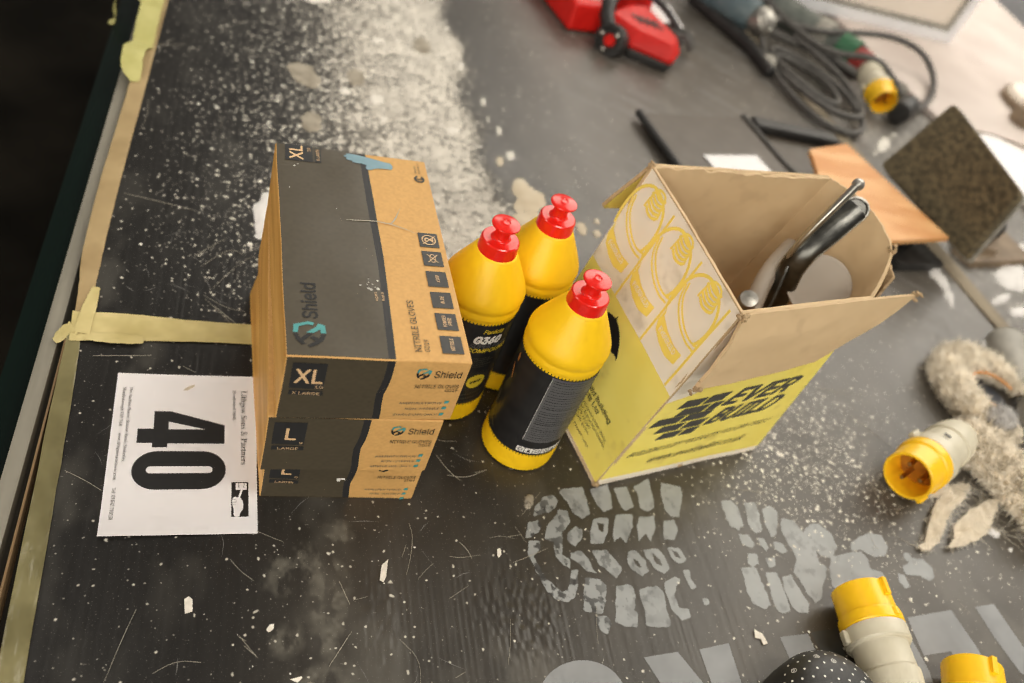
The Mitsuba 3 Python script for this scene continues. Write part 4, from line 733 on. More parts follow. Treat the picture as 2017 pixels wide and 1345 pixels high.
def glove_box(label, o, yaw, z0, size, number, word, low=0.0, flare=0.0, top=False, seed=0, H=0.06):
    W, L = 0.117, 0.2165
    t = thing('glove_box', label, 'glove box', 'stack of three disposable glove boxes')
    X, Y = np.array([math.cos(yaw), math.sin(yaw), 0]), np.array([-math.sin(yaw), math.cos(yaw), 0])
    O = np.array([o[0], o[1], z0])

    def warp(p):
        """box metres -> world, with the small dents of a soft carton"""
        x, y, z = p[:, 0], p[:, 1], p[:, 2]
        b = meshkit.fbm(np.column_stack([x * 16, y * 16, z * 16 + seed * 7]), 2, seed) - 0.5
        dz = 0.0022 * b * np.sin(np.pi * np.clip(x / W, 0, 1)) * (z > 0.5 * H)
        if top:
            dz = dz - 0.0002 * np.exp(-((y - 0.131) / 0.006) ** 2) * np.exp(-((x - 0.062) / 0.03) ** 2)
        side = 0.0016 * b - 0.001 * np.sin(np.pi * np.clip(y / L, 0, 1)) * np.sin(np.pi * np.clip(z / H, 0, 1))
        dx = side * (1 - np.clip(x / 0.03, 0, 1)) - flare * np.clip(1 - z / H, 0, 1) ** 0.7 * np.clip((y - 0.01) / L, 0, 1) ** 0.8 * np.clip(1 - x / W, 0, 1)
        dy = -0.0012 * np.sin(np.pi * np.clip(x / W, 0, 1)) * np.sin(np.pi * np.clip(z / H, 0, 1)) * (1 - np.clip(y / 0.03, 0, 1)) + 0.0006 * (b - 0.1)
        return O + (x + dx)[:, None] * X + (y + dy)[:, None] * Y + np.column_stack([0 * x, 0 * x, z + dz])

    b = rbox(W, L, H, 0.0011, 14)
    nf = b.face_normals
    sides = nf[:, 0] < -0.6
    v = warp(np.array(b.vertices))
    add('carton', (v, np.array(b.faces)[~sides]), 'kraft', t, smooth=40)
    add('side_panel', (v, np.array(b.faces)[sides]), 'kraft_side', t, smooth=40, label='orange brown long side of the box with reflected streaks painted in')

    def front(uv, off):
        return warp(np.column_stack([uv[:, 0] / 1000, 0 * uv[:, 0], (uv[:, 1] + low) / 1000])) - Y * off

    def lid(uv, off):
        return warp(np.column_stack([uv[:, 0] / 1000, uv[:, 1] / 1000, 0 * uv[:, 0] + H])) + np.array([0, 0, off])

    cut = rect(1.0, 1.0 - low, 116.0, 59.3 - low)
    def clip(polys):
        return [q.intersection(cut) for q in polys]
    zt, zb = 59.3 - low, 1.0 - low
    def bow(x, sgn=1):
        """the slanting band's edge bows towards the foot of the box"""
        return [(x, 62), (x, 45), (x - 0.8, 36), (x - 2.2, 28), (x - 1.5, 18), (x - 0.3, 8), (x + 0.3, -8)]
    olive = Polygon([(0.7, 62)] + bow(62.0) + [(0.7, -8)])
    band = Polygon(bow(66.9) + bow(62.0)[::-1])
    add('front_print', flat(clip([olive]), front, 0.00025, 12), 'olive_print', t, label='olive grey printed half of the box front')
    add('front_band', flat(clip([band]), front, 0.00025, 12), 'black_print', t)
    add('size_panel', flat(clip([rect(4.9, 31.3, 25.8, 54.8), rect(5.3, 25.1, 26.1, 29.5)]), front, 0.0006), 'black_print', t)
    tx = [text(word, 7.2 if len(word) > 5 else 9.3, 25.9, 2.7, 17 if len(word) > 5 else 13.4), text(number, 20.4 if len(number) > 1 else 22.6, 32.4, 2.6, 5.0 if len(number) > 1 else 2.5)]
    tx += [text(size, 7.2, 37.0, 12.2, 17.4, bold=True)] if size == 'XL' else [text(size, 12.8, 37.0, 11.8, 7.2, bold=True)]
    def keep(ts):
        return [(v_, f_) for v_, f_ in ts if v_[:, 1].min() < 59 - low and v_[:, 1].max() < 60 - low or True]
    add('size_lettering', flat(keep(tx), front, 0.0009), 'tan_print', t)
    te, dk = shield(86.6, 48.6, 9.6, 10.4, -8)
    words = [text('Shield', 94.4, 45.3, 6.2, 18.0), text('NITRILE GLOVES', 83.7, 35.0, 3.5, 29.6), text('GD19', 104.8, 31.2, 2.7, 8.6)]
    small = [text('AMBIDEXTROUS', 76.6, 18.4, 2.1, 29.2), text('NON-STERILE', 82.0, 12.2, 2.1, 23.6), text('SINGLE USE ONLY', 75.0, 5.6, 2.1, 30.4)]
    if low:
        dk = [q.intersection(cut) for q in dk]
        te = [q.intersection(cut) for q in te]
        te = [q for q in te if not q.is_empty]
        dk = [q for q in dk if not q.is_empty]
        words = words[1:]
        vv, ff = text(size, 12.8, 37.0, 11.8, 7.2, bold=True)
    add('emblem', flat(te, front, 0.0006), 'teal_print', t) if te else None
    for w_ in ([dk] if dk else []) + [[w_] for w_ in words]:
        add('lettering', flat(w_, front, 0.0006), 'ink', t)
    for w_ in small:
        add('small_lettering', flat([w_], front, 0.0006), 'soft_ink', t)
    for w_ in (tick(107.4, 18.6, 4), tick(107.1, 12.1, 4), tick(106.8, 5.4, 4)):
        add('tick_mark', flat([w_], front, 0.0006), 'teal_print', t)
    if not top:
        return t
    # the lid of the uppermost box
    add('lid_print', flat([Polygon([(0.8, 0.9), (62.3, 0.9), (62.9, 30), (64.8, 90), (63.6, 151), (63.2, 215.6), (0.8, 215.6)])], lid, 0.00025, 10), 'olive_print', t, label='olive grey printed half of the lid')
    add('lid_band', flat([Polygon([(62.3, 0.9), (66.9, 0.9), (67.9, 40), (69.6, 95), (69.1, 151), (68.3, 215.6), (63.2, 215.6), (63.6, 151), (64.8, 90), (62.9, 30)])], lid, 0.00025, 10), 'black_print', t)
    add('size_panel', flat([Polygon([(6.9, 196), (27.2, 196.3), (27.4, 216.1), (7.1, 215.6)]), Polygon([(28.5, 196.5), (33.2, 196.6), (34.0, 214.6), (29.4, 214.6)])], lid, 0.0006), 'black_print', t)
    add('size_lettering', flat([text('XL', 19.8, 197.5, 9.6, 17.5, 90, True), text('10', 25.9, 208.5, 2.6, 4.8, 90), text('X LARGE', 32.4, 198.3, 2.6, 14.5, 90)], lid, 0.0009), 'tan_print', t)
    gl = [(88.6, 198.5), (88.6, 206.5), (82, 207.5), (76, 209.5), (68, 211.5), (62, 213), (55, 213.8), (52.5, 212.6), (54, 211.2), (51.3, 210.6), (51.2, 208.6), (53.6, 208.2), (52.2, 206.4), (53.5, 204.6), (57.5, 204.2), (57.0, 202.6), (59, 201.6), (66.2, 201.3), (68.5, 199.5), (66.5, 196.6), (68, 194.2), (71, 194.6), (75, 197.6), (82, 198.6)]
    add('glove_picture', flat([Polygon(chaikin(gl, 1))], lid, 0.0006, 6), 'blue_glove_print', t, label='blue glove printed near the far end of the lid')
    for w_ in ([text('Shield', 20.8, 31.8, 9.2, 32, 90, True)], [text('NITRILE GLOVES', 84.4, 7.6, 4.4, 45.8, 90)], [text('GD19', 89.8, 7.6, 3.3, 10.4, 90)],
               [text('Recycle', 107.6, 198, 1.7, 9, 90), text('this carton', 110.6, 198, 1.7, 13, 90)]):
        add('lettering', flat(w_, lid, 0.0006), 'ink', t)
    add('recycling_sign', flat([disc(108.8, 190.8, 4.2).difference(disc(108.8, 190.8, 2.6)).difference(rect(107.6, 193, 110.4, 196)).union(rect(106.4, 190.2, 111.2, 191.4))], lid, 0.0006), 'ink', t)
    add('small_lettering', flat([text('open', 60.6, 50.3, 2.0, 8, 90), text('here', 65.2, 50.6, 2.0, 8, 90)], lid, 0.0008), 'tan_print', t)
    te, dk = shield(14.9, 18.2, 21.5, 20.4, 90)
    # turned print: the teal half of the emblem lies away from the camera
    te2, dk2 = shield(14.9, 18.2, 20.6, 22.0, 0)
    te2 = [affinity.scale(q, 1, 1) for q in te2]
    add('emblem', flat(te2, lid, 0.0006), 'teal_print', t)
    add('emblem', flat(dk2, lid, 0.0006), 'ink', t)
    icons = [(6.9, ['NITRILE']), (27.8, ['POWDER', 'FREE']), (48.3, ['BLUE']), (69.0, ['x100']), (90.0, None), (110.0, '2')]
    for y0, w in icons:
        add('pictogram', flat([rect(97.9, y0, 112.4, y0 + 15.4)], lid, 0.0006), 'grey_print', t)
        q = []
        if w == '2':
            q = [disc(105.2, y0 + 7.6, 5.4).difference(disc(105.2, y0 + 7.6, 4.5)), text('2', 108.4, y0 + 5.4, 6.4, 4.6, 90, True), Polygon([(100, y0 + 3), (100.6, y0 + 2.6), (110.8, y0 + 12), (110.2, y0 + 12.5)])]
        elif w is None:
            e = affinity.rotate(disc(105.2, y0 + 7.8, 4.6, 2.2), 90)
            q = [e.difference(affinity.scale(e, 0.84, 0.8)), affinity.rotate(rect(104.9, y0 + 2, 105.6, y0 + 13.4), 42), affinity.rotate(rect(104.9, y0 + 2, 105.6, y0 + 13.4), -42)]
        else:
            n = len(w)
            q = [text(s, 106.6 + (3.6 * k - 1.8 * (n - 1)), y0 + (2.6 if len(s) > 5 else 4.4), 2.5, 10.6 if len(s) > 5 else 6.8, 90, True) for k, s in enumerate(w)]
        add('pictogram_sign', flat(q, lid, 0.0009), 'tan_print', t)
    # scuffed crease across the lid and the droplets
    add('scuff', flat([Polygon([(45, 131.9), (52, 132.0), (60, 132.5), (68, 133.1), (79, 131.2), (90, 127), (98, 123), (90, 127.6), (79.4, 132), (68.4, 133.9), (57, 133.2), (50, 132.5)]),
                       Polygon([(79, 131), (83.5, 138), (88.6, 152), (82.8, 139), (78.6, 132)])], lid, 0.0008), 'fibre', t, label='pale scuffed crease across the lid')
    d = [(50.5, 64.9, 0.8), (56.6, 71.4, 0.6), (55.7, 62.2, 1.1), (57.4, 61.0, 1.2), (62.4, 70.0, 1.0), (62.0, 62.1, 1.3), (55, 66, 0.5), (58.6, 66.6, 0.7), (56.2, 68, 0.6), (60.4, 63.6, 0.6), (13.1, 190.0, 1.0), (15.7, 192.7, 0.7), (40.7, 143.8, 0.5), (8.4, 163, 0.6)]
    c = []
    for x, y, r in d:
        s = trimesh.creation.icosphere(2, r / 1000)
        s.vertices[:, 2] = np.abs(s.vertices[:, 2]) * 0.6
        s.vertices += lid(np.array([[x, y]]), 0.0001)[0]
        c.append(s)
    scene[t + '__droplets'] = mikit.ply(cat(c), 'water', smooth=True)
    labels[t + '__droplets'] = {'kind': 'stuff', 'label': 'tiny water droplets on the lid'}
    return t


scene['water'] = {'type': 'principled', 'base_color': rgb(0.55, 0.53, 0.48), 'roughness': 0.08, 'specular': 0.7}
glove_box('lowest glove box of the stack, set back under the two above it', (0, 0), 0, 0.0, 'L', '9', 'LARGE', low=-5.2, flare=0.016, seed=3)
t2 = glove_box('middle glove box of the stack, marked L and LARGE in full', (-0.0043, -0.0172), 0.028, 0.0603, 'L', '9', 'LARGE', flare=0.002, seed=4, H=0.0596)
t1 = glove_box('topmost glove box of the stack, marked XL, with its whole printed lid in view', (0.0002, -0.0182), 0.0478, 0.1202, 'XL', '10', 'X LARGE', top=True, seed=5, H=0.0598)
st = plane_map((0.0534, -0.0006, 0), (1, 0.03, 0), (0, 0, 1))
add('torn_label', flat([Polygon([(0, 28.6), (7.6, 29.4), (7.2, 26.4), (3.4, 27.0), (2.8, 24.6), (0.8, 24.4)])], st, 0.0009), 'label_white', 'glove_box', label='torn scrap of white label on the box front')

# ---------------------------------------------------------------- numbered card
t = thing('lot_card', 'white printed card with a large black 40 lying beside the glove boxes', 'card')
ca = 0.045
CX, CY = np.array([math.cos(ca), math.sin(ca), 0]), np.array([-math.sin(ca), math.cos(ca), 0])
CO = np.array([-0.1049, -0.0366, 0.0])
def card_lift(u, v):
    return 0.0006 + 0.0036 * np.clip((0.035 - v) / 0.035, 0, 1) ** 2 * np.clip(1 - u / 0.11, 0, 1) + 0.0004 * np.sin(u * 40) * np.sin(v * 28)
def cardmap(uv, off):
    u, v = uv[:, 0] / 1000, uv[:, 1] / 1000
    return CO + u[:, None] * CX + v[:, None] * CY + np.column_stack([0 * u, 0 * u, card_lift(u, v) + off])
add('sheet', patch(lambda s, t_: cardmap(np.column_stack([s * 105, t_ * 148.5]), 0.0), -0.0004, 16, 20), 'card_white', t)
four = Polygon([(29.2, 110.4), (41.0, 110.4), (81.0, 97.3), (81.0, 79.4), (40.0, 79.4), (40.0, 75.8), (29.4, 75.8), (29.4, 79.8), (18.4, 79.8), (18.4, 93.2), (29.5, 93.2)])
four = four.difference(Polygon([(39.9, 100.2), (67.0, 93.1), (40.1, 92.8)]))
def stadium(x0, x1, y0, y1, p=2.6):
    a = np.linspace(0, 2 * np.pi, 80)[:-1]
    cx_, cy_, rx, ry = (x0 + x1) / 2, (y0 + y1) / 2, (x1 - x0) / 2, (y1 - y0) / 2
    r = min(rx, ry)
    return Polygon([(x0 + r, y0), (x1 - r, y0), (x1 - r, y1), (x0 + r, y1)]).union(disc(x0 + r, cy_, r)).union(disc(x1 - r, cy_, r))
nought = stadium(16.9, 82.4, 38.2, 72.2).difference(stadium(26.6, 72.9, 52.3, 58.5))
add('number', flat([four, nought], cardmap, 0.00025, 8), 'ink', t)


def serif(s, x, y, h, w, rot):
    """roman lettering from the glyph outlines below"""
    out, pen = [], 0.0
    for ch in s:
        adv, polys = GLYPHS.get(ch, (30, []))
        for outer, holes in polys:
            g = Polygon(np.array(outer) + [pen, 0], [np.array(q) + [pen, 0] for q in holes]).buffer(0)
            out.append(g)
        pen += adv
    k = w / pen
    r = math.radians(rot)
    res = []
    for g in out:
        v, f = tri2(g)
        v = v * [k, h / 66.0]
        v = v @ np.array([[math.cos(r), math.sin(r)], [-math.sin(r), math.cos(r)]]) + [x, y]
        res.append((v, f))
    return res

add('lettering', flat(serif('Lithgow Sons & Partners', 93.3, 133.0, 4.6, 73.4, -90) + serif('(Established 1868)', 87.0, 132.8, 2.3, 30.4, -90), cardmap, 0.00025), 'ink', t)
add('small_lettering', flat(serif('The Auction House, Station Road, Stokesley,', 9.9, 134.3, 2.4, 72.2, -90) + serif('Middlesbrough TS9 7AB', 5.0, 134.1, 2.4, 38.6, -90)
                            + serif('www.lithgowsauctions.com', 5.4, 89.1, 2.4, 42.4, -90) + serif('Tel: 01642 710158', 5.6, 40.4, 2.6, 27.2, -90), cardmap, 0.00025), 'soft_ink', t)
add('emblem', flat([rect(86.6, 14.0, 98.7, 44.1)], cardmap, 0.00025), 'ink', t)
hand = [rect(89.6, 37.2, 97.6, 43.2), Polygon([(93.4, 38), (94.9, 37.8), (92.6, 29.6), (91.2, 30)]), Polygon(chaikin([(88.2, 14), (92.4, 14), (92.8, 17.5), (95.2, 20.5), (94.8, 27.4), (92.6, 30.8), (90.8, 30.4), (89.4, 31.6), (87.2, 30), (87.0, 25), (88.4, 20.5)], 1))]
hand = [q.difference(rect(86.6, 26.4, 90.2, 26.75)).difference(rect(86.6, 28.4, 90.6, 28.75)).difference(rect(86.6, 24.2, 90, 24.5)).difference(rect(91.6, 39, 92.0, 44)).difference(rect(95.4, 39, 95.8, 44)) for q in hand]
add('emblem_hand', flat(hand, cardmap, 0.0004), 'card_white', t)
add('stain', flat([affinity.rotate(disc(53.5, 135, 5, 1.5), 35)], cardmap, 0.0002), 'felt', t, label='small yellowish stain near the top of the card')

# ---------------------------------------------------------------- bottles of polishing compound
BODY = [(0.0, 0.0006), (0.026, 0.0), (0.0312, 0.0008), (0.033, 0.003), (0.0333, 0.006), (0.0333, 0.0225), (0.0327, 0.0235), (0.0327, 0.1245), (0.0334, 0.1255), (0.0337, 0.1275), (0.0335, 0.130), (0.0329, 0.1318), (0.0332, 0.1335), (0.0339, 0.1352),
        (0.0341, 0.138), (0.0335, 0.1412), (0.0318, 0.1452), (0.0292, 0.1503), (0.0265, 0.1553), (0.0239, 0.16), (0.0214, 0.1645), (0.0194, 0.1682), (0.0178, 0.1712), (0.016, 0.1735), (0.0128, 0.1745), (0.0, 0.1745)]
CAP = [(0.0, 0.167), (0.0152, 0.167), (0.0159, 0.1675), (0.0159, 0.169), (0.0152, 0.1822), (0.0148, 0.1835), (0.0139, 0.1842), (0.0085, 0.1844), (0.0072, 0.185), (0.0065, 0.1862), (0.0062, 0.188), (0.0061, 0.1925), (0.0068, 0.194), (0.0092, 0.1958), (0.0108, 0.1968), (0.0111, 0.1976), (0.0108, 0.1984), (0.0098, 0.1989), (0.0062, 0.1992), (0.003, 0.1999), (0.0022, 0.1992), (0.0, 0.199)]


def rounded(profile, n=3):
    p = np.asarray(profile, float)
    return smoothline(p, 1)


def bottle(label, x, y, turn, face):
    t = thing('polish_bottle', label, 'bottle', 'three yellow bottles of polishing compound')
    m = np.eye(4)
    a = math.radians(turn)
    m[:2, :2] = [[math.cos(a), -math.sin(a)], [math.sin(a), math.cos(a)]]
    m[:3, 3] = [x, y, 0.0002]
    add('body', put(lathe(rounded(BODY), 72), m), 'bottle_yellow', t, smooth=35)
    c = thing_part = add('cap', put(lathe(CAP, 56), m), 'cap_red', t, smooth=35)
    # the sleeve: a black film with notched edges
    R = 0.03305
    n = 72
    vs, fs = [], []
    th = np.arange(n * 2 + 1) * np.pi / n
    prof_lo = np.where(np.arange(n * 2 + 1) % 2 == 0, 0.0236, 0.0252)
    def wrap(u, v, r):
        return np.column_stack([r * np.cos(u), r * np.sin(u), v])
    z_lo, z_hi = 0.0252, 0.1222
    lo, hi = wrap(th, np.full(len(th), z_lo), R), wrap(th, np.full(len(th), z_hi), R)
    k = len(th)
    i = np.arange(k - 1)
    vs.append(np.vstack([lo, hi]))
    fs.append(np.column_stack([i, i + 1, i + 1 + k, i + k]))
    add('label_sleeve', put(cat([(vs[0], fs[0])]), m), 'label_black', t, smooth=True)
    teeth = []
    for q in range(n):
        u0, u1 = (q + 0.12) * 2 * np.pi / n, (q + 0.5) * 2 * np.pi / n
        for za, zb in ((z_hi - 0.0002, z_hi + 0.0023), (z_lo - 0.0018, z_lo + 0.0002)):
            teeth.append((wrap(np.array([u0, u1, u1 - 0.008, u0 + 0.008] if za > 0.1 else [u0 + 0.008, u1 - 0.008, u1, u0]), np.array([za, za, zb, zb]), R + 0.0003), np.array([[0, 1, 2, 3]])))
    add('sleeve_teeth', put(cat(teeth), m), 'label_black', t, kind='stuff')
    def cyl(uv, off):
        """uv: millimetres round the bottle (to the right, 0 faces 'turn') and up"""
        u = uv[:, 0] / 1000 / R
        return wrap(u, uv[:, 1] / 1000, R + off) @ m[:3, :3].T + m[:3, 3]
    if face == 'front':
        add('lettering', flat([heavy(text('G360', -11.5, 102.3, 7.4, 23, 0, True, 0.18), 0.45)], cyl, 0.0004, 3), 'label_white', t)
        add('lettering', flat([text('Far\u00e9cla', -5.8, 113.6, 4.4, 17.5, 0, True, 0.2), text('COMPOUND', -14.5, 91.4, 4.6, 37, 0, True, 0.18)], cyl, 0.0004, 3), 'label_yellow', t)
        add('lettering', flat([text('SUPER FAST', -13.5, 96.9, 4.4, 34, 0, True, 0.18)], cyl, 0.0004, 3), 'label_grey', t)
        add('small_lettering', flat([rect(-15 + 0.6 * q, 84 - 2.6 * q, 9 + (q % 2) * 4, 84.7 - 2.6 * q) for q in range(5)], cyl, 0.0004, 3), 'label_dim', t)
        ring = lambda r0, r1: disc(4.5, 54.5, r1 * 1.02, r1, 48).difference(disc(4.5, 54.5, r0 * 1.02, r0, 48))
        add('badge', flat([disc(4.5, 54.5, 8.6, 8.6, 40)], cyl, 0.0004, 3), 'label_yellow', t)
        add('badge_ring', flat([ring(10, 10.5), ring(11.3, 11.7), ring(12.6, 12.9), ring(14, 14.2)], cyl, 0.0004, 3), 'label_dim', t)
        arrow = lambda x, y: Polygon([(x, y), (x + 3, y + 2.1), (x + 2.6, y - 0.5), (x + 5.2, y + 3.2), (x + 2.4, y + 4.4), (x + 2.7, y + 3.2), (x - 0.5, y + 2.2)])
        add('badge_arrow', flat([arrow(-0.3, 52.2), arrow(4.5, 53.4)], cyl, 0.0006, 3), 'ink', t)
        add('small_lettering', flat([Polygon([(-12, 36), (16, 40), (16, 41.5), (-12, 37.4)]), Polygon([(-12, 31), (18, 33.5), (18, 35), (-12, 33)]), Polygon([(-12, 27.5), (18, 29), (18, 30), (-12, 28.6)])], cyl, 0.0004, 3), 'label_dim', t)
    elif face == 'back':
        add('text_panel', flat([rect(3.6, 43.5, 62, 121.5)], cyl, 0.0004, 3), 'label_grey', t, label='grey panel of small print on the back of the label')
        rows, rg = [], random.Random(4)
        y_ = 118.6
        while y_ > 46:
            e = 60 - rg.random() * (26 if rg.random() < 0.3 else 6)
            rows.append(rect(5.5, y_, e, y_ + rg.uniform(0.5, 1.1)))
            y_ -= rg.choice([2.4, 2.6, 3.2, 4.4])
        add('small_lettering', flat(rows, cyl, 0.0006, 3), 'label_black', t, kind='stuff')
        add('dotted_line', flat([rect(3.2, 43.8 + 1.5 * q, 3.6, 44.7 + 1.5 * q) for q in range(52)], cyl, 0.0006, 3), 'label_white', t, kind='stuff')
        for q in range(6):
            s = add('symbol', flat([rect(2.0 + 7.4 * q, 28.2, 8.6 + 7.4 * q, 34.4)], cyl, 0.0004, 3), 'label_white', t)
            cx_, cy_ = 5.3 + 7.4 * q, 31.3
            sg = [[disc(cx_, cy_, 2.0).difference(disc(cx_, cy_, 1.2))], [Polygon([(cx_ - 1.8, cy_ - 2), (cx_ + 1.8, cy_ - 2), (cx_ + 0.4, cy_ + 2.2), (cx_ - 0.8, cy_ + 0.4)])], [rect(cx_ - 2, cy_ - 1.6, cx_ + 2, cy_ + 1.6).difference(rect(cx_ - 1.2, cy_ - 0.8, cx_ + 1.2, cy_ + 0.8))]][q % 3]
            add('symbol_sign', flat(sg, cyl, 0.0006, 3), 'ink', t)
        add('leaf_print', flat([Polygon(chaikin([(-33, 118), (-30.5, 112), (-31.5, 106), (-34, 110)], 1)), Polygon(chaikin([(-36, 104), (-32, 98), (-29, 88), (-31, 90), (-35, 99)], 1))], cyl, 0.0004, 3), 'label_orange', t)  # orange streaks: a reflection in the black label, put in as colour
        add('leaf_print', flat([Polygon(chaikin([(-38, 70), (-35, 60), (-36, 48), (-39, 54), (-39.5, 64)], 1)), Polygon(chaikin([(-34, 40), (-28, 34), (-24, 30), (-30, 32)], 1)), rect(-40, 30, -30, 30.5), rect(-38, 27.5, -26, 28)], cyl, 0.0004, 3), 'label_dim', t)
    return t

bottle('yellow compound bottle with red cap, its label front half hidden by the glove boxes', 0.1558, 0.1128, -78, 'front')
bottle('yellow compound bottle with red cap standing farthest back of the three', 0.211, 0.1503, -30, 'plain')
bottle('nearest yellow compound bottle with red cap, showing the grey small print of its label', 0.2175, 0.062, -121, 'back')

# ---------------------------------------------------------------- the yellow carton
t = thing('yellow_carton', 'open yellow and white cardboard carton printed EVER BUILD with torn flaps', 'cardboard box')
N0, R0, L0 = np.array([0.281, 0.0165, 0.0005]), np.array([0.4686, 0.065, 0.0005]), np.array([0.248, 0.168, 0.0005])
F0 = R0 + L0 - N0
N1, L1, R1, F1 = np.array([0.3159, 0.0233, 0.215]), np.array([0.2868, 0.1828, 0.225]), np.array([0.505, 0.071, 0.215]), np.array([0.490, 0.2195, 0.222])
TH = 0.0032
Pl = bilinear(L0, N0, N1, L1, 0.002, 1, lambda s, t_: -0.0012 * np.sin(np.pi * s) * t_)
Pf = bilinear(N0, R0, R1, N1, 0.002, 2, lambda s, t_: 0.001 * np.sin(np.pi * s) * np.sin(np.pi * t_))
Pb = bilinear(F0, L0, L1, F1, 0.002, 3, lambda s, t_: -0.001 * np.sin(np.pi * s) * t_)
def ragged(m, amt, seed, axis_top=0.2):
    """rough torn rims: vertices near the top edge wander"""
    v = np.array(m[0])
    w = meshkit.noise(v * 160, seed) - 0.5
    v[:, 2] += amt * w * (v[:, 2] > axis_top)
    return v, m[1]
add('left_wall', ragged(patch(Pl, -TH, 20, 20), 0.0016, 1), 'board_inner', t, smooth=40)
CUT = 0.27   # the face narrows towards its torn upper right corner
add('front_wall', ragged(patch(lambda s, t_: Pf(s * (1 - CUT * t_), t_), -TH, 20, 20), 0.001, 2), 'board_inner', t, smooth=40)
add('back_wall', ragged(patch(Pb, -TH, 40, 20), 0.005, 3, 0.221), 'board_inner', t, smooth=40)
add('base', patch(bilinear(N0 + [0, 0, 0.001], R0 + [0, 0, 0.001], F0 + [0, 0, 0.001], L0 + [0, 0, 0.001]), 0.003, 6, 6), 'board_inner', t)
# right wall: bulges outward, its near corner torn away from the front wall
top = smoothline(np.array([F1, [0.5135, 0.1935, 0.2205], [0.5225, 0.165, 0.217], [0.524, 0.137, 0.2105], [0.5135, 0.1175, 0.2005], [0.49, 0.090, 0.193], [0.463, 0.066, 0.184]]), 3)
def Pr(s, t_):
    k = s * (len(top) - 1)
    i = np.clip(k.astype(int), 0, len(top) - 2)
    f = (k - i)[:, None]
    hi = top[i] * (1 - f) + top[i + 1] * f
    lo = F0 + (R0 - F0) * s[:, None]
    return lo + (hi - lo) * t_[:, None] + np.column_stack([0.002 * np.sin(np.pi * s) * t_, 0 * s, 0.0022 * (meshkit.noise(np.column_stack([s * 40, 0 * s, 0 * s]), 5) - 0.5) * (t_ > 0.97)])
v, f = patch(lambda s, t_: Pr(1 - s, t_), -TH, 36, 16)
add('right_wall', (v, f), 'board_inner', t, smooth=40)
Ps = bilinear([0.4665, 0.0675, 0.12], [0.474, 0.082, 0.12], [0.519, 0.124, 0.203], [0.512, 0.108, 0.203], 0.004, 9)
add('torn_strip', patch(Ps, 0.0025, 8, 10), 'board_edge', t, smooth=40)

LW, LH, FW = 155.0, 217.0, 194.0
lm, fm = on_patch(Pl), on_patch(Pf)
def q(pts):
    return Polygon(pts).buffer(0)
add('white_liner', flat([q([(0.003, 0.003), (0.997, 0.003), (0.997, 0.995), (0.003, 0.995)])], lm, 0.0003, 0.03), 'board_white', t)
add('white_liner', flat([q([(0.003, 0.003), (0.996, 0.003), (0.729, 0.995), (0.003, 0.995)])], fm, 0.0003, 0.03), 'board_white', t)
add('yellow_print', flat([q([(0.003, 0.022), (0.997, 0.022), (0.997, 0.566), (0.003, 0.572)])], lm, 0.0006, 0.03), 'board_yellow', t, label='yellow lower half of the carton left side')
add('yellow_print', flat([q([(0.003, 0.045), (0.985, 0.04), (0.729, 0.99), (0.6, 0.99), (0.12, 0.57), (0.003, 0.53)])], fm, 0.0006, 0.03), 'board_yellow', t, label='yellow printed carton front')

# three drawn foam cans on the white part of the left side
def line(pts, w, closed=False, n=2):
    from shapely.geometry import LineString
    p = smoothline(pts, n) if not closed else chaikin(pts, n)
    p = np.asarray(p) * [LW, LH]
    if closed:
        p = np.vstack([p, p[:1]])
    g = LineString(p).buffer(w / 2, cap_style=2)
    return affinity.scale(g, 1 / LW, 1 / LH, origin=(0, 0))
lines, solids = [], []
for s0 in (0.0, 0.314, 0.628):
    o = lambda pts: [(s0 + a * 0.31, b) for a, b in pts]
    # shoulder dome of the can, double outline, threaded neck, label block, base line
    lines += [line(o([(0.02, 0.74), (-0.02, 0.80), (0.0, 0.87), (0.1, 0.925), (0.3, 0.965), (0.55, 0.97), (0.8, 0.95), (0.96, 0.89), (0.98, 0.82), (0.9, 0.765)]), 2.7)]
    lines += [line(o([(0.1, 0.885), (0.16, 0.825), (0.45, 0.778), (0.75, 0.76), (0.98, 0.775)]), 1.7), line(o([(0.06, 0.872), (0.12, 0.808), (0.42, 0.76), (0.75, 0.742), (0.97, 0.752)]), 1.7)]
    for k in range(5):
        b0 = 0.884 + 0.018 * k
        lines.append(line(o([(0.42 - 0.015 * k, b0 + 0.012), (0.55, b0 - 0.004), (0.7, b0 + 0.002), (0.78 - 0.01 * k, b0 + 0.016)]), 2.5))
    lines += [line(o([(0.38, 0.885), (0.4, 0.93), (0.44, 0.975), (0.6, 0.985), (0.72, 0.975), (0.79, 0.9)]), 1.8)]
    lab = q(o([(0.06, 0.748), (0.1, 0.72), (0.35, 0.7), (0.62, 0.692), (0.85, 0.7), (0.84, 0.648), (0.6, 0.632), (0.35, 0.638), (0.12, 0.658), (0.04, 0.69)]))
    solids.append(lab)
    wv, wf = text('EVER', s0 + 0.31 * 0.2, 0.668, 0.022, 0.31 * 0.5, 0, True)
    bv, bf = text('BUILD', s0 + 0.31 * 0.2, 0.668, 0.022, 0.31 * 0.5, 0, True)
    add('can_lettering', flat([text('EVERBUILD', s0 + 0.31 * 0.18, 0.668, 0.02, 0.31 * 0.55, 0, True)], lm, 0.0015), 'board_white', t)
for s0 in (0.314, 0.628, 0.93):
    lines.append(line([(s0, 0.571), (s0 + 0.004, 0.75), (s0 + 0.012, 0.97)], 2.2, n=0))
add('drawn_can', flat([g for g in lines] , lm, 0.0011, 0.08), 'yellow_line', t, label='three foam cans drawn in yellow lines')
add('can_label', flat(solids, lm, 0.0011, 0.05), 'yellow_line', t)
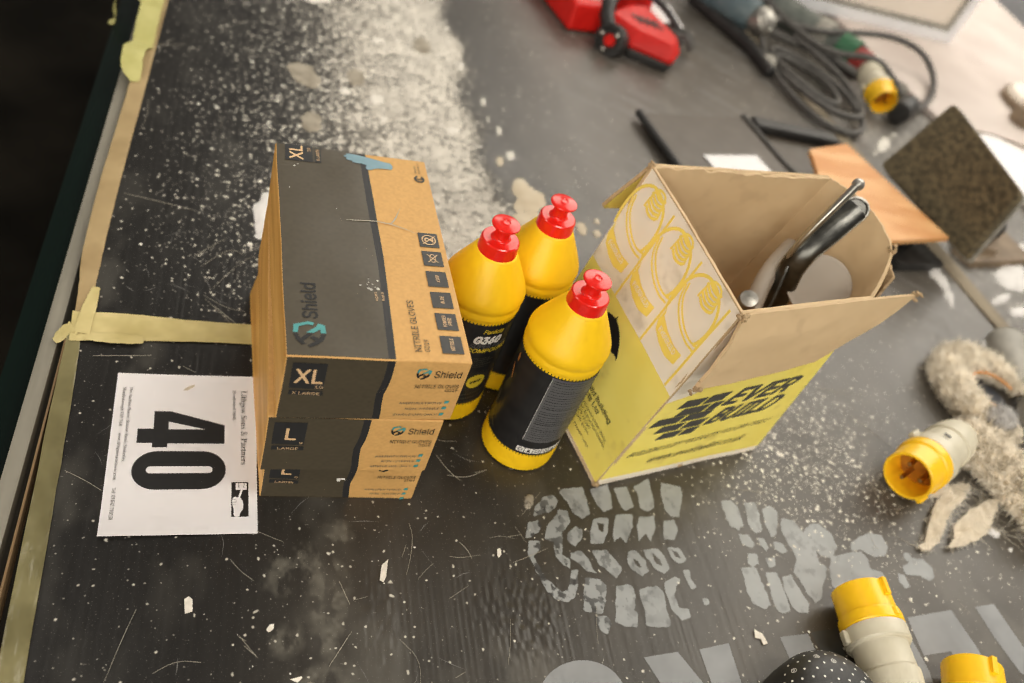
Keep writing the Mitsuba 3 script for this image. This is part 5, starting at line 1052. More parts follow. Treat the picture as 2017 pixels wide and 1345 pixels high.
blk = Polygon(chaikin([(0.30, 0.47), (0.33, 0.497), (0.37, 0.512), (0.415, 0.519), (0.46, 0.514), (0.505, 0.498), (0.545, 0.472), (0.58, 0.44), (0.594, 0.42), (0.568, 0.428), (0.53, 0.421), (0.47, 0.42), (0.44, 0.405), (0.38, 0.40), (0.3, 0.41)], 1))
add('black_badge', flat([blk.union(Polygon([(0.408, 0.512), (0.42, 0.536), (0.428, 0.512)]))], lm, 0.0011, 0.05), 'ink', t)  # black crescent with a small peak on the left side
sc = lambda s, x, y, h, w, b=False: text(s, x, y, h / LH, w / LW, 0, b)
add('small_lettering', flat([sc('Everbuild Building', 0.42, 0.236, 4.6, 62, True), sc('Products Ltd', 0.42, 0.205, 4.6, 46, True), sc('Site 41, Knowsthorpe Way,', 0.43, 0.172, 3.0, 70), sc('Cross Green Industrial Estate,', 0.43, 0.15, 3.0, 72), sc('Leeds LS9 0SW', 0.43, 0.127, 3.0, 48), sc('Tel: 0113 240 3456', 0.43, 0.105, 3.0, 50), sc('All rights reserved', 0.43, 0.07, 2.6, 58)], lm, 0.0011), 'ink', t)

# front: brick emblem, name and two lines
def fr(x, y):
    return (x, y)
sl = 0.40
def brick(x, y, w, h):
    """a slanted brick, x right, y up in face units"""
    k = 0.55 * h
    return q([(x, y), (x + w, y), (x + w + k, y + h), (x + k, y + h)])
bricks = []
B = lambda *p: bricks.append(q(p))
B((0.092, 0.483), (0.205, 0.489), (0.228, 0.536), (0.113, 0.531))
B((0.222, 0.49), (0.33, 0.497), (0.352, 0.548), (0.245, 0.54))
B((0.118, 0.43), (0.262, 0.437), (0.285, 0.484), (0.14, 0.478))
B((0.278, 0.438), (0.335, 0.441), (0.36, 0.49), (0.3, 0.485))
B((0.026, 0.376), (0.17, 0.383), (0.192, 0.43), (0.048, 0.424))
B((0.186, 0.384), (0.32, 0.391), (0.343, 0.438), (0.208, 0.431))
B((0.09, 0.325), (0.215, 0.332), (0.236, 0.377), (0.111, 0.37))
B((0.23, 0.333), (0.335, 0.338), (0.357, 0.384), (0.252, 0.378))
B((0.135, 0.277), (0.24, 0.283), (0.26, 0.325), (0.156, 0.319))
B((0.256, 0.284), (0.33, 0.288), (0.352, 0.332), (0.277, 0.327))
add('brick_emblem', flat(bricks, fm, 0.0011, 0.06), 'charcoal_print', t)
def slant(s, x, y, h, w, rise, bold=True):
    v, f = text(s, 0, 0, 1.0, 1.0, 0, bold)
    return np.column_stack([x + v[:, 0] * w + 0.55 * h * v[:, 1], y + v[:, 1] * h + rise * v[:, 0]]), f
ew = [slant('EVER', 0.362, 0.458, 0.094, 0.36, 0.02), slant('BUILD', 0.362, 0.336, 0.094, 0.368, 0.022)]
thick = lambda vf, dx, dy: (vf[0] + [dx, dy], vf[1])
add('lettering', flat([heavy(w_, 0.0022, FW / LH) for w_ in ew], fm, 0.0011, 0.06), 'charcoal_print', t)
add('small_lettering', flat([slant('BUILDING & DIY PRODUCTS YOU CAN TRUST', 0.05, 0.182, 0.032, 0.78, 0.065, False), slant('www.everbuild.co.uk', 0.2, 0.112, 0.042, 0.57, 0.02, False)], fm, 0.0011, 0.08), 'charcoal_print', t)
# flaps
fl = lambda a, b, c, d, k, amp=0.002: patch(bilinear(a, b, c, d, amp, k, lambda s, t_: 0.002 * np.sin(np.pi * t_)), 0.003, 24, 12)
A_, B_ = N1 + [0.001, -0.002, 0.001], np.array([0.506, 0.069, 0.216])
C_, D_ = np.array([0.4275, 0.0405, 0.1545]), np.array([0.2988, -0.0015, 0.1552])
add('front_flap', ragged(patch(bilinear(D_, C_, B_, A_, 0.003, 12, lambda s, t_: 0.0025 * np.sin(np.pi * t_)), -0.003, 30, 14), 0.0014, 4, 0.15), 'board_inner', t, smooth=40, label='kraft flap folded down over the carton front')
La = np.array([0.2868, 0.1848, 0.2255])
Ld = np.array([0.277, 0.2148, 0.158])
add('back_flap', patch(bilinear(Ld, Ld + (F1 - L1) * 0.98, F1 + [0, 0.004, 0], La, 0.002, 14), 0.003, 20, 10), 'board_inner', t, smooth=40)
Pbf = bilinear(Ld, Ld + (F1 - L1) * 0.98, F1 + [0, 0.004, 0], La, 0.002, 14)
add('yellow_print', flat([q([(0.0, 0.0), (0.99, 0.0), (0.99, 0.99), (0.0, 0.99)])], on_patch(Pbf), 0.0042, 0.03), 'board_yellow', t)
# small torn corner bits and pencil scuffs
rg = np.random.default_rng(6)
bits = []
for c0, n_, sp in (((0.315, 0.0215, 0.214), 14, 0.004), ((0.2995, -0.0005, 0.1555), 12, 0.005), ((0.5225, 0.135, 0.2105), 16, 0.005), ((0.506, 0.069, 0.216), 14, 0.005), ((0.2868, 0.184, 0.2245), 10, 0.004), ((0.281, 0.016, 0.004), 8, 0.003), ((0.375, 0.041, 0.004), 6, 0.002)):
    for _ in range(n_):
        s = trimesh.creation.icosphere(1, rg.uniform(0.0006, 0.0018))
        s.vertices *= rg.uniform(0.4, 1.6, 3)
        s.vertices += np.array(c0) + rg.normal(size=3) * sp * 0.45
        bits.append(s)
add('frayed_board', cat(bits), 'board_edge', t, kind='stuff')

# ---------------------------------------------------------------- the tool in the carton
t = thing('hand_tool', 'hand tool with two curved chrome handles standing in the yellow carton', 'hand tool')
sec = []
for a in np.linspace(0, np.pi, 13):
    sec.append((0.0112 * math.cos(a), 0.006 * math.sin(a)))
for a in np.linspace(np.pi, 0, 13):
    sec.append((0.0098 * math.cos(a), 0.005 * math.sin(a) - 0.0008))
pa = [(0.453, 0.146, 0.10), (0.4515, 0.145, 0.14), (0.4475, 0.148, 0.165), (0.452, 0.1505, 0.185), (0.470, 0.158, 0.2055), (0.491, 0.1695, 0.2245)]
to_cam = unit(CAM - np.array([0.46, 0.15, 0.18]))
def sides(path, sgn):
    p = np.asarray(path)
    d = np.gradient(p, axis=0)
    return np.array([unit(np.cross(to_cam, unit(q_)) * sgn) for q_ in d])
v, f = sweep(pa, sides(pa, 1), np.array(sec) * [1, 1], 3)
add('handle', (v, f), 'dark_chrome', t, smooth=35, label='nearer handle, a dark shining channel with a bright rim')
s_ = sides(pa, 1)
P3, S3 = smoothline(pa, 3), smoothline(s_, 3)
rimL, rimR = P3 + S3 * 0.0107, P3 - S3 * 0.0107
tip = [rimL[-1] + (P3[-1] - P3[-2]) * 0]
d_ = unit(P3[-1] - P3[-3])
arc = [P3[-1] + 0.0107 * (math.cos(a) * S3[-1] + math.sin(a) * d_) for a in np.linspace(0, np.pi, 9)]
rim = np.vstack([rimL, arc[1:-1], rimR[::-1]])
k = scene and [k_ for k_ in scene if k_.startswith(t + '__handle')][0]
add('rim', tube(rim, 0.0013, 8, 0), 'chrome', k, smooth=True)
nrm = np.array([np.cross(unit(x), y) for x, y in zip(np.gradient(P3, axis=0), S3)])
# rounded end of the channel
capv = np.vstack([[P3[-1] + nrm[-1] * 0.0], arc])
add('end', (capv + to_cam * -0.0012, np.array([[0, i_, i_ + 1] for i_ in range(1, 9)])), 'dark_chrome', k)
pb = [(0.455, 0.157, 0.10), (0.4475, 0.158, 0.15), (0.446, 0.157, 0.183), (0.452, 0.158, 0.207), (0.461, 0.161, 0.229), (0.4735, 0.1675, 0.25)]
flatsec = [(0.0085 * math.cos(a) , 0.0036 * math.sin(a)) for a in np.linspace(0, 2 * np.pi, 17)[:-1]]
add('handle', sweep(pb, np.array([to_cam] * len(pb)), flatsec, 3), 'chrome', t, smooth=60, label='farther handle, seen edge on')
s = trimesh.creation.icosphere(3, 1.0)
s.vertices = s.vertices * [0.0055, 0.0055, 0.0085]
ax = frame(np.array(pb[-1]), to_cam)
add('handle_end', put((np.array(s.vertices), np.array(s.faces)), ax), 'dull_metal', t, smooth=True)
add('pivot', put(lathe([(0, 0), (0.0078, 0), (0.0085, 0.001), (0.0085, 0.014), (0.0078, 0.016), (0.004, 0.017), (0, 0.017)], 32), frame(np.array([0.4, 0.119, 0.14]), [-0.35, -0.4, 0.85])), 'dull_metal', t, smooth=35)
add('barrel', tube([(0.42, 0.13, 0.125), (0.436, 0.158, 0.148), (0.468, 0.186, 0.162)], [0.0085, 0.0085, 0.0085], 18, 2), 'milk_plastic', t, smooth=40)
add('rod', tube([(0.428, 0.118, 0.125), (0.434, 0.13, 0.148), (0.441, 0.146, 0.168)], 0.0016, 8, 1), 'dark_chrome', t, smooth=True)
t = thing('plastic_disc', 'milky plastic disc behind the chrome handles in the yellow carton', 'disc')
add('rim', put(lathe([(0.0, 0), (0.0275, 0), (0.029, 0.0008), (0.0292, 0.0018), (0.0285, 0.0024), (0.025, 0.0014), (0, 0.0014)], 48), frame(np.array([0.4773, 0.1362, 0.158]), [-0.45, -0.6, 0.66])), 'milk_plastic', t, smooth=35)

# ---------------------------------------------------------------- yellow industrial plugs
def plug(label, o, axis, up, scale=1.0, cable=None, skirt='plug_yellow', rib_at=0.0, long=1.16, latch=118):
    """axis points out of the open yellow end, whose rim centre is o"""
    t = thing('industrial_plug', label, 'plug', 'yellow and grey industrial plugs')
    m = frame(np.array(o), axis, up)
    m[:3, :3] *= scale
    R = 0.0232
    yel = [(0.0195, -0.030), (0.0205, 0.0), (0.0208, 0.0004), (R - 0.0008, 0.0006), (R, 0.0), (R, -0.004), (R + 0.0006, -0.0235), (R + 0.0022, -0.0245), (R + 0.0027, -0.027), (R + 0.0027, -0.0335), (R + 0.0015, -0.035), (0.0195, -0.035)]
    sk = add('skirt', put(lathe(yel, 56), m), skirt, t, smooth=30)
    rib = trimesh.creation.box([0.0046, 0.0045, 0.014])
    rib.apply_translation([R + 0.0012, 0, -0.0066])
    turn_ = np.eye(4)
    turn_[:2, :2] = [[math.cos(rib_at), -math.sin(rib_at)], [math.sin(rib_at), math.cos(rib_at)]]
    add('key_rib', put((np.array(rib.vertices), np.array(rib.faces)), m @ turn_), skirt, sk)
    rib = trimesh.creation.cylinder(0.0035, 0.006, sections=20)
    rib.apply_translation([R + 0.0014, 0, -0.029])
    add('notch', put((np.array(rib.vertices), np.array(rib.faces)), m @ turn_), skirt, sk, smooth=30)
    add('pin_bed', put(lathe([(0.0, -0.026), (0.0196, -0.026), (0.0198, -0.03)], 40), m), 'plug_inside', t)
    for k in range(3):
        a = 2 * np.pi * k / 3 + 0.5
        add('pin', put(lathe([(0.0024, -0.0265), (0.0024, -0.006), (0.0018, -0.0045), (0, -0.0042)], 16), m @ np.array([[1, 0, 0, 0.0098 * math.cos(a)], [0, 1, 0, 0.0098 * math.sin(a)], [0, 0, 1, 0], [0, 0, 0, 1]])), 'brass', t, smooth=40)
    gr = [(0.012, -0.034), (R + 0.0008, -0.034), (R + 0.0026, -0.0352), (R + 0.003, -0.037), (R + 0.0027, -0.0475), (R + 0.0012, -0.0492), (R - 0.0006, -0.0497), (R - 0.0012, -0.051), (R - 0.0012, -0.0665), (R - 0.0016, -0.067), (R - 0.0016, -0.0685), (R + 0.0002, -0.069), (R, -0.072),
          (R - 0.0012, -0.081), (R - 0.0036, -0.0895), (R - 0.0075, -0.0955), (0.012, -0.099), (0.0085, -0.1), (0.0, -0.1)]
    gr = [(a_, b_ if b_ > -0.05 else -0.05 + (b_ + 0.05) * long) for a_, b_ in gr]
    b = add('housing', put(lathe(gr, 56), m), 'plug_grey', t, smooth=30)
    for s in (-1, 1):
        g = trimesh.creation.box([0.0012, 0.0062, 0.0028])
        g.apply_translation([R - 0.0011, 0, -0.056 - 0.0035 * s])
        add('slot', put((np.array(g.vertices), np.array(g.faces)), m), 'black_print', b)
    tab = rbox(0.006, 0.007, 0.011, 0.0014, 2)
    tab.apply_translation([R + 0.0005, -0.0035, -0.047])
    mr = m.copy()
    a = math.radians(latch)
    rz = np.eye(4); rz[:2, :2] = [[math.cos(a), -math.sin(a)], [math.sin(a), math.cos(a)]]
    add('latch', put((np.array(tab.vertices), np.array(tab.faces)), m @ rz), 'plug_grey', b, smooth=30)
    if cable is not None:
        add('cable', tube([tuple(m[:3, 3] - m[:3, 2] * 0.105)] + cable, 0.0055, 12, 3), 'grey_cable', t, smooth=True)
    return t

zc = 0.0262
ax1 = unit([-0.905, -0.43, -0.02])
plug('yellow and grey plug pointing its open pin end at the viewer, beside the fleece pads', (0.613, 0.0195, zc * 1.08), unit([-0.885, -0.465, -0.01]), [-0.2, 0.15, 0.97], 1.08, rib_at=-2.3, long=1.3, latch=55, cable=[(0.745, 0.083, 0.02), (0.80, 0.075, 0.012), (0.86, 0.045, 0.008), (0.95, 0.0, 0.007)])
ax2 = unit([0.12, 0.992, 0.0])
plug('yellow and grey plug standing out at the bottom edge, yellow end towards the boot print', (0.489, -0.099, zc), ax2, [0.6, 0, -0.8], rib_at=-2.25, cable=[(0.455, -0.22, 0.02), (0.44, -0.3, 0.012)])
plug('yellow plug end only just showing in the bottom right of the picture', (0.566, -0.169, zc), unit([0.45, 0.89, 0.05]), [0.1, 0.2, 0.97])

# ---------------------------------------------------------------- black dotted tool head at the bottom edge
t = thing('dotted_tool_head', 'rounded black tool head covered in white dots and small rings at the bottom edge', 'tool')
prof = [(0.0, 0.055), (0.012, 0.0546), (0.022, 0.0532), (0.030, 0.050), (0.0355, 0.0445), (0.0385, 0.037), (0.0395, 0.028), (0.0395, 0.004), (0.037, 0.0), (0.0, 0.0)][::-1]
prof = [(a_ * 1.08, b_ * 1.05) for a_, b_ in prof]
DC = np.array([0.405, -0.194, 0.0005])
add('head', put(lathe(smoothline(prof, 1), 64), frame(DC, [0, 0, 1], [1, 0, 0])), 'black_rubber', t, smooth=40)
pp = smoothline(prof[2:], 3)[::-1]
al = np.concatenate([[0], np.cumsum(np.linalg.norm(np.diff(pp, axis=0), axis=1))])
def on_head(arc_, ang):
    r_, z_ = np.interp(arc_, al, pp[:, 0]), np.interp(arc_, al, pp[:, 1])
    r2, z2_ = np.interp(arc_ + 1e-4, al, pp[:, 0]), np.interp(arc_ + 1e-4, al, pp[:, 1])
    tn = unit([r2 - r_, z2_ - z_])
    n_ = np.array([-tn[1] * math.cos(ang), -tn[1] * math.sin(ang), tn[0]])
    return DC + [r_ * math.cos(ang), r_ * math.sin(ang), z_] + n_ * 0.0002, n_
dots, rings = [], []
for i_, ar in enumerate((0.006, 0.013, 0.020, 0.027, 0.034, 0.041, 0.048)):
    nn = max(3, int(2 * np.pi * np.interp(ar, al, pp[:, 0]) / 0.0085))
    for k in range(nn):
        o, n_ = on_head(ar, 2 * np.pi * (k + 0.5 * (i_ % 2)) / nn)
        fr_ = frame(o, n_, [0.3, 1, 0.1])
        if (k + 2 * i_) % 5 == 0:
            v_, f_ = tri2(disc(0, 0, 0.0021).difference(disc(0, 0, 0.0016)).union(disc(0, 0, 0.0009).difference(disc(0, 0, 0.0005))))
        else:
            v_, f_ = tri2(disc(0, 0, 0.0009, n=14))
        (rings if (k + 2 * i_) % 5 == 0 else dots).append(put((np.column_stack([v_, 0 * v_[:, 0]]), f_), fr_))
add('white_dots', cat(dots), 'label_white', t, kind='stuff')
add('white_rings', cat(rings), 'label_white', t, kind='stuff')
add('cord', tube([(0.372, -0.18, 0.012), (0.36, -0.171, 0.006), (0.345, -0.171, 0.004), (0.325, -0.18, 0.004)], 0.0035, 10, 3), 'black_rubber', t, smooth=True)

# ---------------------------------------------------------------- fleece pads and felt scraps
def tufts(pos, nrm, n, length, seed, lean=0.5, w=0.0009):
    rg = np.random.default_rng(seed)
    idx = rg.integers(0, len(pos), n)
    o = pos[idx] + rg.normal(size=(n, 3)) * 0.0012
    clump = meshkit.noise(o * 130, seed)[:, None]
    dirs = nrm[idx] + lean * rg.normal(size=(n, 3)) * 0.5 + (clump - 0.5) * [1.2, -0.9, 0.3]
    dirs /= np.linalg.norm(dirs, axis=1, keepdims=True)
    L = length * rg.uniform(0.5, 1.15, n)[:, None] * (0.7 + 0.6 * clump)
    u = np.cross(dirs, rg.normal(size=(n, 3)))
    u /= np.linalg.norm(u, axis=1, keepdims=True)
    v2 = np.cross(dirs, u)
    bend = rg.normal(size=(n, 3)) * 0.25 * L
    base = [o + w * (math.cos(a) * u + math.sin(a) * v2) for a in (0, 2.1, 4.2)]
    mid = [o + dirs * L * 0.55 + w * 0.75 * (math.cos(a) * u + math.sin(a) * v2) for a in (0.4, 2.5, 4.6)]
    end = o + dirs * L + bend
    v = np.stack(base + mid + [end], 1).reshape(-1, 3)
    f = np.array([[0, 1, 4], [0, 4, 3], [1, 2, 5], [1, 5, 4], [2, 0, 3], [2, 3, 5], [3, 4, 6], [4, 5, 6], [5, 3, 6]])
    return v, (f[None] + 7 * np.arange(n)[:, None, None]).reshape(-1, 3)

def surface(mesh, n, seed):
    m_ = trimesh.Trimesh(mesh[0], mesh[1], process=False)
    rg = np.random.default_rng(seed)
    ar = m_.area_faces
    fi = rg.choice(len(ar), n, p=ar / ar.sum())
    r1, r2 = np.sqrt(rg.random(n)), rg.random(n)
    a, b, c = (m_.vertices[m_.faces[fi, k]] for k in range(3))
    return (1 - r1)[:, None] * a + (r1 * (1 - r2))[:, None] * b + (r1 * r2)[:, None] * c, m_.face_normals[fi]

# a ring-shaped fleece pad, open on its right side, round a dark hole
t = thing('fleece_pad', 'cream fleece polishing pad curled round a dark hole behind the pin end plug', 'polishing pad', 'cream fleece pads')
cen = np.array([0.834, 0.152, 0.022])
angs = np.linspace(math.radians(10), math.radians(262), 26)
path = np.column_stack([cen[0] + 0.054 * np.cos(angs), cen[1] + 0.056 * np.sin(angs), np.full(26, 0.013)])
core = tube(path, [0.006, 0.015, 0.02, 0.02, 0.02, 0.017, 0.012], 18, 1)
cv = core[0].copy()
cv[:, 2] = 0.013 + 0.6 * (cv[:, 2] - 0.013)
cv[:, 2] = np.maximum(cv[:, 2], 0.0015)
add('backing', (cv, core[1]), 'felt', t, smooth=True)
p_, n_ = surface((cv, core[1]), 9000, 2)
keep = p_[:, 2] > 0.003
outw = unit(np.column_stack([p_[:, 0] - cen[0], p_[:, 1] - cen[1], 0 * p_[:, 0]])) if False else n_
add('fleece', tufts(p_[keep], n_[keep], 6500, 0.009, 3, 0.65, 0.0013), 'fleece', t, smooth=True, kind='stuff')
add('inner_hem', tube(np.column_stack([cen[0] + 0.03 * np.cos(angs), cen[1] + 0.03 * np.sin(angs), np.full(26, 0.02)]), 0.002, 8, 1), 'orange_wood', t, smooth=True, label='tan hem round the hole of the pad')
s = lathe([(0, 0), (0.029, 0), (0.029, 0.004), (0, 0.004)], 28)
add('hub', put(s, frame(cen - [0, 0, 0.0215], [0, 0, 1], [1, 0, 0])), 'dark_blue', t, smooth=30)
t = thing('fleece_pad', 'long cream fleece roll under the grey cable at the right edge', 'polishing pad', 'cream fleece pads')
core = tube([(0.742, 0.091, 0.014), (0.752, 0.06, 0.017), (0.768, 0.02, 0.019), (0.788, -0.035, 0.02)], [0.012, 0.018, 0.019, 0.02], 18, 3)
cv = core[0].copy()
cv[:, 2] = np.maximum(cv[:, 2], 0.0015)
add('core', (cv, core[1]), 'felt', t, smooth=True)
p_, n_ = surface((cv, core[1]), 9000, 4)
keep = p_[:, 2] > 0.003
add('fleece', tufts(p_[keep], n_[keep], 7500, 0.012, 5, 0.65, 0.0013), 'fleece', t, smooth=True, kind='stuff')
# a puff of fleece between
t = numbered('fleece_tuft')
s = trimesh.creation.icosphere(3, 0.011)
s.vertices = s.vertices * [1.1, 0.7, 0.6] + [0.80, 0.104, 0.026]
p_, n_ = surface((np.array(s.vertices), np.array(s.faces)), 2200, 6)
add('fleece_tuft', tufts(p_, n_, 2200, 0.008, 7), 'putty', smooth=True, label='small white fleece tuft between the two cream fleece pads', category='fleece')
t = thing('felt_scrap', 'narrow torn strip of cream felt pointing down beside the plug', 'felt scrap', 'torn scraps of cream felt')
def scrap(t, poly, seed, h=0.007):
    g = rough_outline(chaikin(poly, 1), seed, 0.13, 12.0)
    v, f = fine(tri2(g), 3.0)
    z = h * meshkit.fbm(np.column_stack([v * 0.06, v[:, :1] * 0 + seed]), 3) + 0.0006
    p = np.column_stack([mm(v), z])
    rg = np.random.default_rng(seed)
    k = len(v)
    add('sheet', (np.vstack([p, p + [0, 0, 0.0012]]), np.vstack([f[:, ::-1], f + k])), 'felt', t, smooth=True)
    ex = np.array(g.exterior.coords)
    fib = []
    for _ in range(220):
        i_ = rg.integers(0, len(ex) - 1)
        b = ex[i_] + (ex[i_ + 1] - ex[i_]) * rg.random()
        a_ = rg.uniform(0, 2 * np.pi)
        l_ = rg.uniform(1.0, 7.0)
        e = b + l_ * np.array([math.cos(a_), math.sin(a_)])
        fib.append(tube([[*mm(b), 0.0025], [*mm((b + e) / 2 + rg.normal(size=2) * 0.5), 0.003], [*mm(e), 0.001]], 0.00016, 4, 1))
    p2, n2 = surface((p + [0, 0, 0.001], f), 700, seed)
    n2 = np.tile([0, 0, 1.0], (len(p2), 1))
    add('fuzz', cat(fib + [tufts(p2, n2, 700, 0.0025, seed, 1.6, 0.0004)]), 'fleece', t, kind='stuff')
scrap(t, [(607, -44), (618, -38), (640, -12), (668, 12), (690, 22), (706, 20), (704, 12), (688, 4), (668, -8), (648, -28), (622, -47), (610, -49)], 1)
t = thing('felt_scrap', 'broad ragged scrap of cream felt, the nearer one to the right edge', 'felt scrap', 'torn scraps of cream felt')
scrap(t, [(637, -47), (652, -38), (664, -24), (680, -12), (706, 0), (744, 12), (748, 8), (728, -6), (716, -22), (690, -36), (660, -44)], 2)
t = thing('felt_scrap', 'flat pale shred of felt under the yellow rim of the pin end plug', 'felt scrap', 'torn scraps of cream felt')
scrap(t, [(642, 16), (664, 24), (690, 26), (716, 30), (722, 24), (700, 18), (672, 14), (650, 11)], 3)
rg = np.random.default_rng(12)
fib = []
for _ in range(120):
    b = np.array([rg.uniform(0.66, 0.78), rg.uniform(-0.03, 0.03)])
    a_, l_ = rg.uniform(-0.9, 0.9), rg.uniform(0.008, 0.03)
    e = b + l_ * np.array([math.cos(a_), math.sin(a_)])
    fib.append(tube([[*b, 0.001], [*((b + e) / 2 + rg.normal(size=2) * 0.003), rg.uniform(0.002, 0.006)], [*e, 0.001]], 0.00018, 4, 2))
add('loose_fluff', cat(fib), 'fleece', label='thin loose fluff threads lying among the felt scraps', kind='stuff')

# grey ring-shaped machine part at the right edge
t = thing('grey_ring', 'dusty grey metal ring cut off by the right edge beside the fleece pad', 'ring')
add('ring', put(lathe([(0.034, 0.0), (0.047, 0.0), (0.05, 0.004), (0.05, 0.026), (0.047, 0.03), (0.043, 0.0305), (0.04, 0.027), (0.034, 0.01), (0.034, 0.0)], 56), frame(np.array([0.914, 0.112, 0.001]), [0, 0, 1], [1, 0, 0])), 'dusty_grey', t, smooth=35)
add('cup', put(lathe([(0, 0.004), (0.0345, 0.006)], 40), frame(np.array([0.914, 0.112, 0.001]), [0, 0, 1], [1, 0, 0])), 'dark_steel', t, smooth=35)
add('arm', tube([(0.896, 0.17, 0.012), (0.905, 0.21, 0.014), (0.93, 0.25, 0.012)], [0.016, 0.02, 0.024], 14, 2), 'dusty_grey', t, smooth=True)

# ---------------------------------------------------------------- things farther back
# red power tool with black cable and plug
t = thing('red_tool', 'red power tool with black base and cable, cut off by the top edge', 'power tool')
def block(name, pts, z0, z1, bsdf, parent, r=0.006, inset=0.0, smooth=35, **lab):
    """a rounded block: hull of spheres at the corners of an outline, narrower at the top by inset"""
    g = np.asarray(pts, float)
    c = g.mean(0)
    sp = []
    for p in g:
        for z, k in ((z0 + r, 0.0), (z1 - r, inset)):
            q_ = p + (c - p) / np.linalg.norm(c - p) * (r + k)
            s = trimesh.creation.icosphere(2, r)
            sp.append(np.array(s.vertices) + [q_[0], q_[1], z])
    h = m3.Manifold.hull_points(np.vstack(sp).astype(np.float32))
    msh = h.to_mesh()
    return add(name, (msh.vert_properties[:, :3].astype(float), msh.tri_verts), bsdf, parent, smooth=smooth, **lab)
block('main_body', [(0.415, 1.13), (0.462, 0.908), (0.53, 0.924), (0.55, 1.13)], 0.002, 0.05, 'red_paint', t, 0.008, 0.003)
block('nose', [(0.515, 0.925), (0.572, 0.985), (0.612, 0.995), (0.645, 0.915), (0.648, 0.868), (0.622, 0.832), (0.555, 0.862)], 0.014, 0.045, 'red_paint', t, 0.008, 0.012, label='faceted red nose of the tool')
block('base_plate', [(0.515, 0.92), (0.572, 0.98), (0.612, 0.99), (0.642, 0.912), (0.645, 0.866), (0.62, 0.834), (0.556, 0.862)], 0.0, 0.017, 'black_rubber', t, 0.005)
block('rear_body', [(0.575, 1.03), (0.64, 1.02), (0.66, 1.14), (0.58, 1.15)], 0.004, 0.045, 'red_paint', t, 0.008, 0.005)
add('cable', tube([(0.64, 1.06, 0.05), (0.61, 1.02, 0.062), (0.56, 0.985, 0.064), (0.525, 0.945, 0.056), (0.515, 0.905, 0.036), (0.53, 0.875, 0.02)], 0.0125, 14, 3), 'black_rubber', t, smooth=True)
add('cable', tube([(0.60, 1.03, 0.055), (0.64, 0.985, 0.052), (0.665, 0.95, 0.035), (0.685, 0.955, 0.014)], 0.006, 10, 3), 'black_rubber', t, smooth=True)
m_ = frame(np.array([0.515, 0.862, 0.022]), [-0.75, -0.62, 0.25])
c = add('coupling', put(lathe([(0, -0.03), (0.02, -0.03), (0.026, -0.022), (0.0275, -0.004), (0.0265, 0.0), (0.02, 0.001), (0.019, -0.006), (0, -0.006)], 40), m_), 'black_rubber', t, smooth=35)
add('core', put(lathe([(0.0, -0.005), (0.0105, -0.005), (0.009, 0.0), (0, 0.001)], 24), m_), 'red_paint', c, smooth=35)
for k in range(4):
    g = rbox(0.006, 0.03, 0.003, 0.001, 1)
    a = 0.35
    mv = np.eye(4); mv[:2, :2] = [[math.cos(a), -math.sin(a)], [math.sin(a), math.cos(a)]]; mv[:3, 3] = [0.575 + 0.012 * k, 0.9 - 0.003 * k, 0.0438]
    add('vent_slot', put((np.array(g.vertices), np.array(g.faces)), mv), 'black_rubber', t)
sc_ = lumps([[(470, 955), (490, 935), (512, 945), (522, 985), (498, 1000), (474, 980)]], 0.0008, 77)
sc_.vertices[:, 2] += 0.0499
add('scuff', sc_, 'dusty_grey', t, smooth=True, label='grey scuffed patch on the red body')
for x_, y_ in ((0.458, 1.0), (0.515, 0.936), (0.525, 1.05)):
    add('screw', put(lathe([(0, 0), (0.004, 0), (0.0045, 0.001), (0, 0.0012)], 14), frame(np.array([x_, y_, 0.0499]), [0, 0, 1], [1, 0, 0])), 'dark_chrome', t)
for a in (0.9, 2.9, 4.6):
    s = trimesh.creation.icosphere(2, 0.0052)
    s.vertices += [0.0165 * math.cos(a), 0.0165 * math.sin(a), 0.0]
    add('stud', put((np.array(s.vertices), np.array(s.faces)), m_), 'chrome', c, smooth=True)
for k, (x, y) in enumerate(((0.672, 0.955), (0.69, 0.945), (0.68, 0.925), (0.664, 0.935))):
    add('grip', tube([(x - 0.015, y + 0.02, 0.02), (x, y, 0.03), (x + 0.012, y - 0.008, 0.012)], 0.006, 8, 2), 'grey_cable', t, smooth=True)

def sheet(name, label, pts, z, cat_='card', grp=None, bsdf='card_white', th=0.0006):
    k = add(name, slab(Polygon(pts), z, z + th), bsdf, label=label, category=cat_)
    if grp:
        labels[k]['group'] = grp
    return k
sheet('paper_card', 'white paper card lying behind the red power tool', [(0.59, 1.15), (0.725, 1.122), (0.724, 0.975), (0.66, 0.96), (0.58, 1.0)], 0.0006, grp='blank white paper cards lying about')
sheet('paper_card', 'white paper card on the dark steel sheet behind the yellow carton', [(0.5905, 0.5745), (0.692, 0.6), (0.712, 0.515), (0.61, 0.49)], 0.0145, grp='blank white paper cards lying about')
sheet('paper_card', 'white paper sheet at the right edge beyond the leaning float', [(1.30, 0.835), (1.345, 0.84), (1.46, 0.73), (1.44, 0.6), (1.27, 0.6), (1.25, 0.7)], 0.0128, grp='blank white paper cards lying about')

